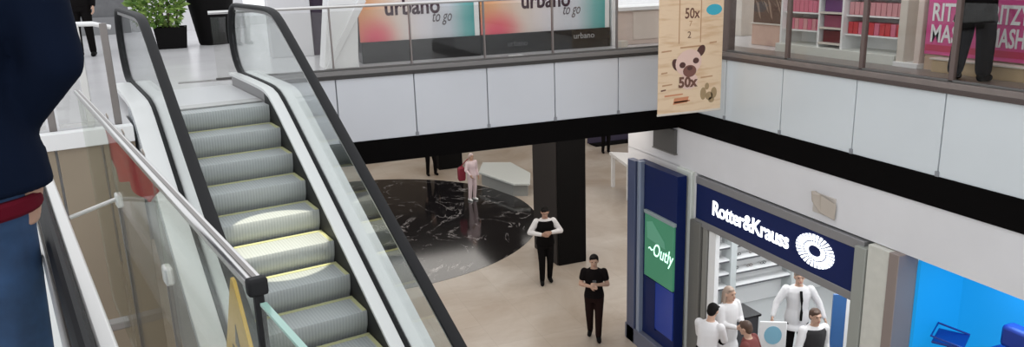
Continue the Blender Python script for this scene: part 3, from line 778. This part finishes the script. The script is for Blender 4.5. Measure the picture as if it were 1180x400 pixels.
obj('foot', MB().box((-.3,-.15,.012), (.35,.15,.04), MR), black_matt, ds, bevel=.006)
obj('blue_panel', MB().box((-.25,-.02,.04), (-.05,.02,1.66), MR), mat('stand_blue', (.03,.12,.33), .4), ds)
obj('white_panel', MB().box((-.05,-.02,.04), (.13,.02,1.66), MR), white_matt, ds)
obj('red_panel', MB().box((.13,-.02,.04), (.28,.02,1.66), MR), mat('stand_red', (.42,.03,.05), .4), ds)
tb = root('service_table', (9.6,7.9,0), 0, 'white round edged fitting table behind the shop staff', 'table')
obj('top', MB().prism([(9.7+.6*math.cos(t), 7.9+.40*math.sin(t), .72) for t in [2*PI*q/24 for q in range(24)]], (0,0,.03)), white_gloss, tb, bevel=.005)
obj('leg', MB().lathe([(.22,.012),(.22,.03),(.04,.06),(.04,.72)], (9.7,7.9,0)), steel, tb)

# blue lit shop to the right
blue_lit = mat('blue_lit_panel', (.004,.12,.30), .5, emit=.62, ecol=(.008,.33,.76))
struct('window_2', box((X1+.9,3.9,0), (X1+1.0,6.0,3.48)), blue_lit)
struct('floor_blue_shop', box((X1,3.9,0), (X1+1.0,6.0,.02)), mat('blue_floor', (.01,.20,.55), .3))
struct('wall_blue_side', box((X1+.2,5.96,0), (X1+1.0,6.0,3.48)), blue_lit)
bt = root('display_table', (7.35,5.45,0), 0, 'dark blue tray table standing in the blue lit shop window', 'table')
MB_ = Matrix.Translation((7.45,5.70,0)) @ Matrix.Rotation(R(30), 4, 'Z')
dkb = mat('deep_blue', (.005,.03,.22), .35)
obj('top', MB().box((-.20,-.16,2.47), (.20,.16,2.50), MB_), dkb, bt, bevel=.008)
obj('pole', MB().tube([MB_ @ Vector((0,0,z)) for z in (.04,1.2,2.47)], .03, 12), dkb, bt)
obj('foot', MB().lathe([(.2,.02),(.2,.04),(.03,.06)], tuple(MB_ @ Vector((0,0,0)))), dkb, bt)
obj('rim', MB().tube([MB_ @ Vector(p) for p in ((-.20,-.16,2.50),(-.20,.17,2.56),(.20,.17,2.56),(.20,-.16,2.50))], .012, 8), dkb, bt)
br_ = root('display_pedestal', (7.4,4.85,0), 0, 'dark blue display pedestal with block at the right end of the blue lit shop window', 'display')
obj('block', box((7.32,4.70,2.74), (7.5,5.06,2.98)), dkb, br_, bevel=.04)
obj('shelf', box((7.2,4.55,2.62), (7.6,5.15,2.68)), dkb, br_, bevel=.02)
obj('pole', box((7.37,4.82,.02), (7.43,4.88,2.63)), dkb, br_, bevel=.004)

# blue kiosk panel with green sign
kp = root('advertising_pylon', (6.75,10.75,0), 0, 'tall navy blue panel with green lit sign beside the optician entrance', 'sign')
obj('plinth', box((6.60,10.13,0), (6.92,11.62,.30)), mat('kiosk_plinth', (.12,.13,.18), .4), kp, bevel=.01)
obj('panel', box((6.70,10.15,.30), (6.88,11.45,3.42)), navy, kp, bevel=.006)
obj('lower_panel', box((6.68,10.17,.55), (6.70,11.02,1.42)), navy_b, kp)
obj('dark_panel', box((6.675,10.72,.5), (6.699,11.02,1.42)), navy, kp)
grn = mat('green_sign', (.055,.22,.125), .35, emit=.25, ecol=(.05,.26,.15))
gs_ = obj('green_sign', box((6.655,10.16,1.45), (6.70,11.05,2.58)), grn, kp, bevel=.006)
obj('sign_rim', box((6.65,10.14,2.58), (6.70,11.08,2.64)), mat('rim_grey', (.30,.36,.38), .3), kp, bevel=.004)
glow = mat('sign_glow', (.6,1,.8), .4, emit=1.2, ecol=(.6,1,.8))
text('lettering', '~Outly', .34, MX(6.652,10.94,1.90), glow, gs_, .002, shear=.3, xs=.78)
obj('pale_print', MB().prism([(6.652,10.98,2.44),(6.652,10.80,2.50),(6.652,10.42,2.24),(6.652,10.38,2.12),(6.652,10.95,2.16)], (-.002,0,0)), mat('green_pale', (.12,.36,.24), .4, emit=.15), gs_)
obj('edge_post', MB().box((6.62,11.16,0), (6.72,11.26,3.46)), mat('edge_pale', (.30,.36,.48), .25, metal=.3), kp, bevel=.006)
obj('edge_post', MB().box((6.60,11.30,0), (6.72,11.56,3.44)), mat('edge_blue', (.07,.09,.17), .3), kp, bevel=.006)
# small fittings on the white wall
fx = root('wall_fixture', (X1,7.25,3.6), 0, 'small beige wedge shaped fixture on the white wall above the shop sign', 'fixture')
obj('hood', MB().loft([[(X1,7.52,3.84),(X1,7.50,3.72),(X1,7.42,3.68),(X1,7.44,3.86)],[(X1-.09,7.40,3.84),(X1-.10,7.38,3.74),(X1-.08,7.25,3.62),(X1-.08,7.26,3.86)],[(X1-.03,7.10,3.76),(X1-.03,7.10,3.66),(X1-.02,7.06,3.56),(X1-.02,7.05,3.78)]]), mat('beige_fixture', (.46,.40,.34), .6), fx, bevel=.012)
obj('back_plate', box((X1-.012,7.08,3.58), (X1,7.46,3.84)), mat('fixture_plate', (.55,.50,.45), .6), fx, bevel=.004)
gp = root('wall_sign', (X1,10.9,3.7), 0, 'dark grey rectangular sign board on the white wall under the balcony corner', 'sign')
obj('board', box((X1-.06,10.60,3.68), (X1,11.25,4.08)), mat('grey_board', (.10,.095,.09), .6), gp, bevel=.006)
obj('rim', box((X1-.065,10.58,3.66), (X1-.0,11.27,3.68)), mat('grey_rim', (.2,.19,.18), .5), gp)

# far things on the lower floor
wt = root('white_table_frame', (11.3,19.6,0), 0, 'white framed high table standing beyond the blue panel', 'table')
for x, y in ((11.3,20.7),(12.5,19.6),(11.0,19.2),(12.1,18.2)):
    obj('leg', box((x-.05,y-.05,0), (x+.05,y+.05,1.02)), white_gloss, wt, bevel=.006)
obj('top', MB().prism([(11.22,20.8,1.02),(12.6,19.65,1.02),(12.15,18.1,1.02),(10.9,19.1,1.02)], (0,0,.10)), white_gloss, wt, bevel=.01)
cn = root('counter', (12.6,17.0,0), 0, 'white counter glimpsed above the top of the blue panel', 'counter')
obj('body', box((11.4,14.6,0), (13.6,15.4,1.0)), cream, cn, bevel=.01)
obj('worktop', box((11.35,14.55,1.0), (13.65,15.45,1.05)), white_gloss, cn, bevel=.01)
bk = root('black_kiosk', (7.4,25.7,0), 0, 'black box kiosk standing beyond the black marble circle', 'kiosk')
obj('body', box((7.0,25.35,0), (7.85,26.1,2.0)), black_matt, bk, bevel=.01)
obj('counter_top', box((6.95,25.3,2.0), (7.9,26.15,2.05)), black_gloss, bk, bevel=.006)
nv = root('banner_stand', (14.5,26.0,0), 0, 'wide dark purple banner stand far under the balcony', 'sign')
obj('banner', box((13.2,26.2,.1), (15.6,26.25,3.2)), mat('far_purple', (.035,.025,.06), .5), nv)
obj('foot', box((13.4,25.9,0), (15.4,26.5,.1)), black_matt, nv)
# white slab bench on the marble edge
wb = root('bench', (8.45,22.3,0), 0, 'pale grey white bench block at the edge of the black marble circle', 'bench')
bp = [(7.62,22.9),(8.1,21.05),(8.55,20.85),(9.05,22.0),(9.0,23.6),(8.15,24.05)]
obj('seat', MB().prism([(x,y,.36) for x, y in bp], (0,0,.08)), mat('bench_white', (.60,.63,.61), .4), wb, bevel=.02)
cx_, cy_ = 8.4, 22.4
obj('plinth', MB().prism([(cx_+(x-cx_)*.9,cy_+(y-cy_)*.9,0) for x, y in bp], (0,0,.36)), mat('bench_grey', (.30,.31,.30), .5), wb)

# ------------------------------------------------------------------ people
def remesh(mb, name, voxel, m, parent, smooth_it=4):
    me = bpy.data.meshes.new('tmp'); me.from_pydata([tuple(v) for v in mb.v], [], mb.f)
    bm = bmesh.new(); bm.from_mesh(me); bmesh.ops.recalc_face_normals(bm, faces=bm.faces); bm.to_mesh(me); bm.free()
    t = bpy.data.objects.new('tmp', me); C.objects.link(t)
    md = t.modifiers.new('r', 'REMESH'); md.mode = 'VOXEL'; md.voxel_size = voxel
    sm = t.modifiers.new('s', 'SMOOTH'); sm.iterations = smooth_it; sm.factor = .5
    dg = bpy.context.evaluated_depsgraph_get(); dg.update()
    out = bpy.data.meshes.new_from_object(t.evaluated_get(dg)); out.name = name
    bpy.data.objects.remove(t); bpy.data.meshes.remove(me)
    for p in out.polygons: p.use_smooth = True
    out.materials.clear(); out.materials.append(m)
    o = bpy.data.objects.new(name, out); C.objects.link(o)
    if parent is not None: o.parent = parent
    WM[o.name] = WM[parent.name]
    return o
TORSO = [(.80,.150,.105),(.88,.166,.115),(.96,.160,.112),(1.06,.138,.100),(1.16,.142,.104),(1.27,.160,.112),(1.36,.166,.100),(1.41,.130,.082),(1.45,.072,.066)]
def ring(z, rx, ry, cy, n=20): return [(rx*math.cos(2*PI*q/n), cy+ry*math.sin(2*PI*q/n), z) for q in range(n)]
def person(lab, loc, face, H=1.7, top=None, legs=None, shoe=None, hair=None, sk=None, sleeve='long', pose=None, lean=0., coat=0., long_hair=False, bun=False, head=(0,0), wide=1., voxel=.0085, group=None, vest=None, baggy=0.):
    """face: direction the figure looks, degrees from +Y towards -X (counter-clockwise)"""
    k = H/1.7
    rt = root('person', loc, R(face), lab, 'person', group, k)
    P = dict(hipL=(-.09,0,.90), hipR=(.09,0,.90), kneeL=(-.10,.025,.49), kneeR=(.10,.025,.49), ankL=(-.105,-.02,.09), ankR=(.105,-.02,.09),
             shL=(-.18,0,1.385), shR=(.18,0,1.385), elL=(-.235,-.03,1.12), elR=(.235,-.03,1.12), wrL=(-.235,.06,.89), wrR=(.235,.06,.89))
    if pose: P.update(pose)
    sh = lambda p: Vector((p[0]*wide if p[2] > 1.3 and abs(p[0]) > .1 else p[0], p[1]+lean*max(0,p[2]-.9), p[2]))
    up = {'shL','shR','elL','elR','wrL','wrR'}
    J = {a: (sh(b) if a in up else Vector(b)) for a, b in P.items()}
    V = Vector
    skm = sk or skin
    def torso(mb, z0, z1, inf, flare=0.):
        rs = []
        for z, rx, ry in TORSO:
            if z < z0-1e-6 or z > z1+1e-6: continue
            rs.append(ring(z, rx*wide+inf, ry+inf, lean*max(0,z-.9)))
        return rs
    b = MB(); b.loft(torso(b,.80,1.45,0))
    nk = V((0,lean*.55+.005,1.43)); hd = V((0,lean*.68+.02,1.60))
    b.capsule(nk, hd-V((0,.015,.06)), .060, .056)
    Rh = Matrix.Rotation(R(head[0]), 3, 'Z') @ Matrix.Rotation(R(-head[1]), 3, 'X')
    def HP(x, y, z): return hd + V((0,-.01,-.06)) + Rh @ V((x, y+.01, z+.06))
    b.ellipsoid(HP(0,-.005,.018), (.077,.096,.094), rot=Rh); b.ellipsoid(HP(0,.024,-.045), (.058,.068,.066), rot=Rh)
    b.capsule(HP(0,.088,.012), HP(0,.104,-.022), .010, .016); b.ellipsoid(HP(0,.09,.04), (.05,.012,.012), rot=Rh)
    b.ellipsoid(HP(0,.086,-.055), (.026,.013,.008), rot=Rh); b.ellipsoid(HP(0,.075,-.088), (.024,.018,.018), rot=Rh)
    for sx in (-1, 1): b.ellipsoid(HP(sx*.078,-.008,.0), (.012,.026,.034), rot=Rh)
    for sd in 'LR':
        sx = -1 if sd == 'L' else 1
        hip, kn, an = J['hip'+sd], J['knee'+sd], J['ank'+sd]
        b.capsule(hip, kn, .086, .056); b.capsule(kn, kn+(an-kn)*.4+V((0,-.012,0)), .054, .055); b.capsule(kn+(an-kn)*.4, an, .053, .037)
        fd = (an-V((an.x, an.y-.14, an.z)))
        b.capsule(an+V((0,-.03,-.045)), an+V((sx*.015,.12,-.058)), .040, .032)
        s0, e0, w0 = J['sh'+sd], J['el'+sd], J['wr'+sd]
        b.capsule(s0, e0, .054, .041); b.capsule(e0, e0+(w0-e0)*.35, .042, .042); b.capsule(e0+(w0-e0)*.35, w0, .040, .027)
        # hand: palm, four fingers, thumb
        d = (w0-e0).normalized(); inn = V((-sx,0,0)); inn = (inn-d*inn.dot(d)).normalized()      # palm faces the body
        side = d.cross(inn).normalized()
        if side.y < 0: side = -side                                                              # thumb side = forward
        pc = w0+d*.055
        for t in (-.028,-.010,.010,.028): b.capsule(w0+d*.012+side*t*.6, w0+d*.088+side*t, .015, .0135)
        for t, L in ((-.031,.058),(-.0105,.074),(.0105,.080),(.031,.070)):
            a0 = w0+d*.090+side*t; a1 = a0+d*L*.55+inn*.008; a2 = a1+d*L*.38+inn*.026
            b.capsule(a0, a1, .0105, .0095); b.capsule(a1, a2, .0095, .008)
        t0 = w0+d*.028+side*.030; t1 = t0+side*.030+d*.028+inn*.012; t2 = t1+d*.032+side*.008+inn*.012
        b.capsule(t0, t1, .014, .012); b.capsule(t1, t2, .012, .009)
    remesh(b, 'body', voxel, skm, rt, 2)
    eye = mat('eye_dark', (.03,.02,.02), .2); lip = mat('lips', (.35,.10,.09), .5)
    for sx in (-1, 1): obj('eye', MB().ellipsoid(HP(sx*.03,.082,.018), (.013,.008,.008), 10, 6, Rh), eye, rt, local=True)
    obj('mouth', MB().ellipsoid(HP(0,.094,-.055), (.024,.008,.006), 10, 6, Rh), lip, rt, local=True)
    # hair
    hb = MB(); hb.ellipsoid(HP(0,-.022,.038), (.088,.098,.092), rot=Rh); hb.ellipsoid(HP(0,-.055,-.01), (.078,.062,.085), rot=Rh)
    hb.ellipsoid(HP(.02,.055,.088), (.058,.035,.025), rot=Rh)
    if bun: hb.ellipsoid(HP(0,-.06,.12), (.045,.045,.042))
    if long_hair:
        hb.capsule(HP(0,-.07,0), hd+V((0,-.10,-.22)), .075, .065); hb.capsule(HP(.06,-.03,0), hd+V((.075,-.04,-.18)), .035, .03); hb.capsule(HP(-.06,-.03,0), hd+V((-.075,-.04,-.18)), .035, .03)
    remesh(hb, 'hair', .011, hair or mat('hair_black', (.006,.0045,.004), .7, spec=.15), rt, 3)
    # trousers
    lb = MB()
    rs = [ring(z, rx*wide**.5+.016, ry+.016, 0) for z, rx, ry in TORSO if .8 <= z <= 1.06]
    lb.loft(rs)
    for sd in 'LR':
        hip, kn, an = J['hip'+sd], J['knee'+sd], J['ank'+sd]
        lb.capsule(hip+V((0,0,.02)), kn, .102+baggy*.5, .074+baggy); lb.capsule(kn, an+V((0,0,.01+baggy)), .073+baggy, .058+baggy)
    remesh(lb, 'trousers', .012, legs, rt, 4)
    # top with sleeves
    tb_ = MB()
    z0 = .88 if not coat else .80
    rs = torso(tb_, z0, 1.45, .024)
    if coat: rs = [ring(coat, .21*wide, .165, .0), ring((coat+.8)/2, .205*wide, .155, 0)] + rs
    tb_.loft(rs)
    for sd in 'LR':
        s0, e0, w0 = J['sh'+sd], J['el'+sd], J['wr'+sd]
        if sleeve == 'long': tb_.capsule(s0, e0, .072, .058); tb_.capsule(e0, w0-(w0-e0)*.08, .057, .042)
        elif sleeve == 'short': tb_.capsule(s0, s0+(e0-s0)*.5, .072, .066)
    remesh(tb_, 'top', .012, top, rt, 4)
    if vest:
        vb = MB(); vb.loft(torso(vb, .88, 1.41, .036)); remesh(vb, 'vest', .012, vest, rt, 3)
    for sd in 'LR':
        an = J['ank'+sd]; sx = -1 if sd == 'L' else 1
        sb_ = MB(); sb_.capsule(an+V((0,-.04,-.038)), an+V((sx*.015,.125,-.055)), .050, .042); sb_.capsule(an+V((0,-.01,.0)), an+V((0,-.02,-.03)), .046, .048)
        zmin = an.z-.09
        sb_.v = [(x,y,max(z,zmin)) for x, y, z in sb_.v]
        remesh(sb_, 'shoe', .009, shoe or black_matt, rt, 2)
    return rt
black_cloth = mat('black_cloth', (.006,.005,.005), .9, spec=.08); brown_cloth = mat('dark_brown_cloth', (.016,.007,.006), .9, spec=.1)
white_cloth = mat('white_cloth', (.72,.70,.70), .8); navy_cloth = mat('navy_cloth', (.003,.0065,.018), .9, var=.15, vscale=3, spec=.08); denim = mat('denim', (.018,.05,.12), .8, var=.3, vscale=14)
pink_cloth = mat('pale_pink_cloth', (.72,.58,.60), .8); brown_hair = mat('hair_brown', (.07,.035,.02), .5); fair_hair = mat('hair_fair', (.36,.26,.20), .5)
VX = 1.0
# woman walking towards the camera on the lower floor
both_up = dict(elL=(-.25,.02,1.14), elR=(.25,.02,1.14), wrL=(-.065,.245,1.22), wrR=(.065,.235,1.18))
walk = dict(kneeL=(-.085,.09,.50), ankL=(-.08,.04,.10), kneeR=(.085,-.0,.48), ankR=(.08,-.16,.13))
person('woman in black top and dark brown trousers walking with hands raised at her chest', (6.03,11.75,.0), 152, 1.66, mat('black_top', (.008,.006,.006), .9, spec=.08), brown_cloth, black_matt, mat('hair_black', (.006,.0045,.004), .7, spec=.15), skin, 'short', {**both_up, **walk}, head=(0,6))
hp = obj('phone', MB().box((-.035,-.006,-.06), (.035,.006,.06), Matrix.Translation((5.912,11.51,1.225)) @ Matrix.Rotation(R(-28), 4, 'Z') @ Matrix.Rotation(R(-25), 4, 'X')), black_gloss, None, bevel=.004)
tag(hp, 'dark phone held up by the woman in black walking on the beige floor', 'phone')
# man in white sleeves and black waistcoat beside the column
person('man in black waistcoat with white sleeves beside the black column', (6.32,14.62,0), 165, 1.74, white_cloth, black_cloth, black_matt, mat('hair_black', (.006,.0045,.004), .7, spec=.15), skin_d, 'long',
       dict(elL=(-.33,.03,1.16), elR=(.33,.03,1.16), wrL=(-.10,.22,1.20), wrR=(.10,.22,1.16), kneeL=(-.09,.06,.49), ankL=(-.09,-.06,.10), kneeR=(.09,.09,.5), ankR=(.09,.07,.09)), vest=black_cloth, head=(0,22))
# figure in pale pink
person('small person in pale pink clothes standing on the black marble circle', (6.88,21.35,0), 200, 1.44, pink_cloth, pink_cloth, white_matt, mat('hair_white', (.62,.50,.48), .6), skin, 'long', dict(elR=(.26,.02,1.14), wrR=(.20,.16,.98)), voxel=.012)
rb = root('bag', (6.62,21.5,.45), 0, 'dark red bag hanging at the side of the person in pale pink', 'bag')
obj('bag_body', MB().loft([[(6.60+sx*h, 21.46+sy*h*.7, z) for sx, sy in ((-1,-1),(1,-1),(1,1),(-1,1))] for h, z in ((.09,.62),(.11,.70),(.11,1.0),(.05,1.06))]), mat('dark_red', (.25,.02,.04), .7), rb, bevel=.02)
obj('strap', MB().tube([(6.58,21.45,1.05),(6.70,21.40,1.20),(6.80,21.36,1.30)], .014, 8), mat('dark_red', (.25,.02,.04), .7), rb)
person('person in black seen from the knees down beyond the black marble circle', (6.56,24.85,0), 185, 1.72, black_cloth, black_cloth, black_matt, None, skin, 'long', dict(kneeL=(-.14,.06,.49), ankL=(-.16,.02,.09)), voxel=.014)
person('person in black seen from the knees down by the purple banner stand', (13.29,24.9,0), 170, 1.72, black_cloth, black_cloth, black_matt, None, skin, 'long', None, voxel=.014)
# upper level
person('person in dark clothes far behind the landing railing left of the leafy bush', (-2.0,15.6,U), 175, 1.66, black_cloth, black_cloth, black_matt, None, skin, 'long', None, voxel=.012)
person('person in dark clothes standing behind the railing before the pink posters', (7.24,5.70,U+.008), -75, 1.52, black_cloth, black_cloth, black_matt, None, skin_d, 'long', dict(kneeL=(-.125,.03,.49), ankL=(-.15,-.02,.09), kneeR=(.125,.02,.49), ankR=(.145,.0,.09), elL=(-.25,.02,1.14), elR=(.25,.02,1.14), wrL=(-.065,.245,1.22), wrR=(.065,.235,1.18)), wide=1.1, coat=.66, baggy=.028)
person('person in dark clothes at the right end of the pink poster wall', (7.28,4.80,U+.004), 90, 1.55, black_cloth, black_cloth, black_matt, None, skin_d, 'long', None)
# shop staff
person('shop assistant with black hair and white coat nearest the white window frame', (6.52,9.00,0), -60, 1.66, white_cloth, black_cloth, black_matt, mat('hair_black', (.006,.0045,.004), .7, spec=.15), skin, 'long', dict(elL=(-.2,.12,1.16), wrL=(-.1,.3,1.1), elR=(.22,.12,1.16), wrR=(.12,.3,1.1)), coat=.60, head=(0,30), lean=.25)
person('shop assistant with fair hair and white coat behind the black haired assistant', (7.26,9.46,.012), 190, 1.68, white_cloth, black_cloth, black_matt, fair_hair, skin, 'long', dict(elL=(-.22,.06,1.14), wrL=(-.08,.25,1.12), elR=(.22,.06,1.14), wrR=(.08,.25,1.12)), coat=.6, long_hair=True)
person('customer in a dark red top bending towards the assistants at the entrance', (6.92,8.36,0), 30, 1.60, mat('maroon_top', (.16,.035,.03), .8), black_cloth, black_matt, brown_hair, skin, 'long', dict(elL=(-.22,.1,1.16), wrL=(-.1,.28,1.12)), lean=.2, head=(0,15))
person('man in white jacket with dark lanyard standing at the back of the shop', (8.62,9.42,.012), 150, 1.74, white_cloth, black_cloth, black_matt, mat('hair_grey', (.25,.20,.16), .6), skin, 'long', dict(elL=(-.33,.02,1.15), wrL=(-.40,.12,.95), elR=(.33,.02,1.15), wrR=(.40,.12,.95)), coat=.7, wide=1.06)
ld = obj('lanyard', MB().tube([(8.54,9.27,1.46),(8.545,9.245,1.3),(8.55,9.24,1.1),(8.555,9.25,.95)], .022, 8), black_matt, None)
tag(ld, 'dark lanyard worn by the man in the white jacket in the shop', 'lanyard')
person('person with brown hair, black shirt and white sleeves in the middle of the shop', (7.92,8.28,.012), 170, 1.66, white_cloth, black_cloth, black_matt, brown_hair, skin, 'long', dict(elR=(.28,.05,1.12), wrR=(.2,.25,1.0)), vest=mat('black_shirt', (.02,.018,.02), .8))
bd = root('round_badge_sign', (7.6,8.5,0), 0, 'white board with pale blue disc standing left of the brown haired person', 'sign')
MBd = Matrix.Translation((7.45,8.62,0.012)) @ Matrix.Rotation(R(-28), 4, 'Z')
wbd = obj('board', MB().box((-.20,-.015,.05), (.20,.015,1.42), MBd), white_matt, bd, bevel=.01)
obj('foot', MB().box((-.22,-.14,.0), (.22,.14,.05), MBd), white_matt, bd, bevel=.008)
obj('blue_disc', MB().prism([MBd @ Vector((.13*math.cos(t),-.02,1.2+.15*math.sin(t))) for t in [2*PI*q/24 for q in range(24)]], MBd.to_3x3() @ Vector((0,.005,0))), mat('pale_blue', (.22,.46,.60), .5), wbd)
person('person with black hair at the right side of the shop entrance', (7.55,7.15,.012), 120, 1.62, white_cloth, black_cloth, black_matt, mat('hair_black', (.006,.0045,.004), .7, spec=.15), skin, 'long', None)

# man in navy jacket on the near escalator
mp_ = N(-.285,.72,PZ)
mn = person('man in dark navy jacket and blue jeans standing on the near escalator', tuple(mp_), math.degrees(AN), 1.89, navy_cloth, denim, black_matt, mat('hair_black', (.006,.0045,.004), .7, spec=.15), skin_d, 'long',
       dict(shR=(.19,0,1.385), elR=(.27,-.07,1.15), wrR=(.15,.06,.97), elL=(-.25,-.07,1.13), wrL=(-.24,.12,.95)), wide=1.28, voxel=.007)
hm = MB(); hm.loft([[(rr*math.cos(2*PI*q/28), ry*math.sin(2*PI*q/28), z) for q in range(28)] for rr, ry, z in ((.200,.150,.838),(.206,.154,.845),(.206,.154,.868),(.200,.15,.875))])
obj('shirt_hem', hm, mat('hem_red', (.09,.004,.012), .9, spec=.1), mn, local=True, label='red shirt hem below the navy jacket')

# ------------------------------------------------------------------ light
sc = bpy.context.scene
w = bpy.data.worlds.new('daylight'); sc.world = w; w.use_nodes = True
bg = w.node_tree.nodes['Background']; bg.inputs['Color'].default_value = (.95,.97,1,1); bg.inputs['Strength'].default_value = 1.25
def area(name, loc, size, power, col=(1,.93,.84), rot=(0,0,0), sy=None):
    l = bpy.data.lights.new(name, 'AREA'); l.shape = 'RECTANGLE'; l.size = size; l.size_y = sy or size; l.energy = power; l.color = col
    o = bpy.data.objects.new(name, l); C.objects.link(o); o.location = loc; o.rotation_euler = rot
    return o
for x in (1.5, 7., 13.):
    for y in (13.5, 19.5, 26.):
        area('ceiling_lamp', (x,y,4.12), 4.0, 95, (1,.95,.89))
for x in (8.2, 10.5): 
    for y in (7.8, 10.4): area('shop_lamp', (x,y,3.28), 1.2, 46, (.95,.98,1))
area('blue_shop_lamp', (X1+.5,5,3.45), .8, 15, (.4,.7,1))
def spot(name, loc, to, deg, power, blend=.05, col=(1,.93,.72)):
    l = bpy.data.lights.new(name, 'SPOT'); l.energy = power; l.spot_size = R(deg); l.spot_blend = blend; l.color = col; l.shadow_soft_size = .02
    o = bpy.data.objects.new(name, l); C.objects.link(o); o.location = loc
    d = Vector(to)-Vector(loc); o.rotation_euler = d.to_track_quat('-Z','Y').to_euler()
    return o
spot('ceiling_spot', tuple(E(1.0,5.2,11.5)), tuple(E(1.50,6.45,4.60)), 6.4, 3300)  # unseen spot added to stand in for skylight sun patches on the steps

sc.view_settings.view_transform = 'Standard'; sc.view_settings.look = 'None'; sc.view_settings.gamma = 1; sc.view_settings.use_curve_mapping = False
sc.view_settings.exposure = .1
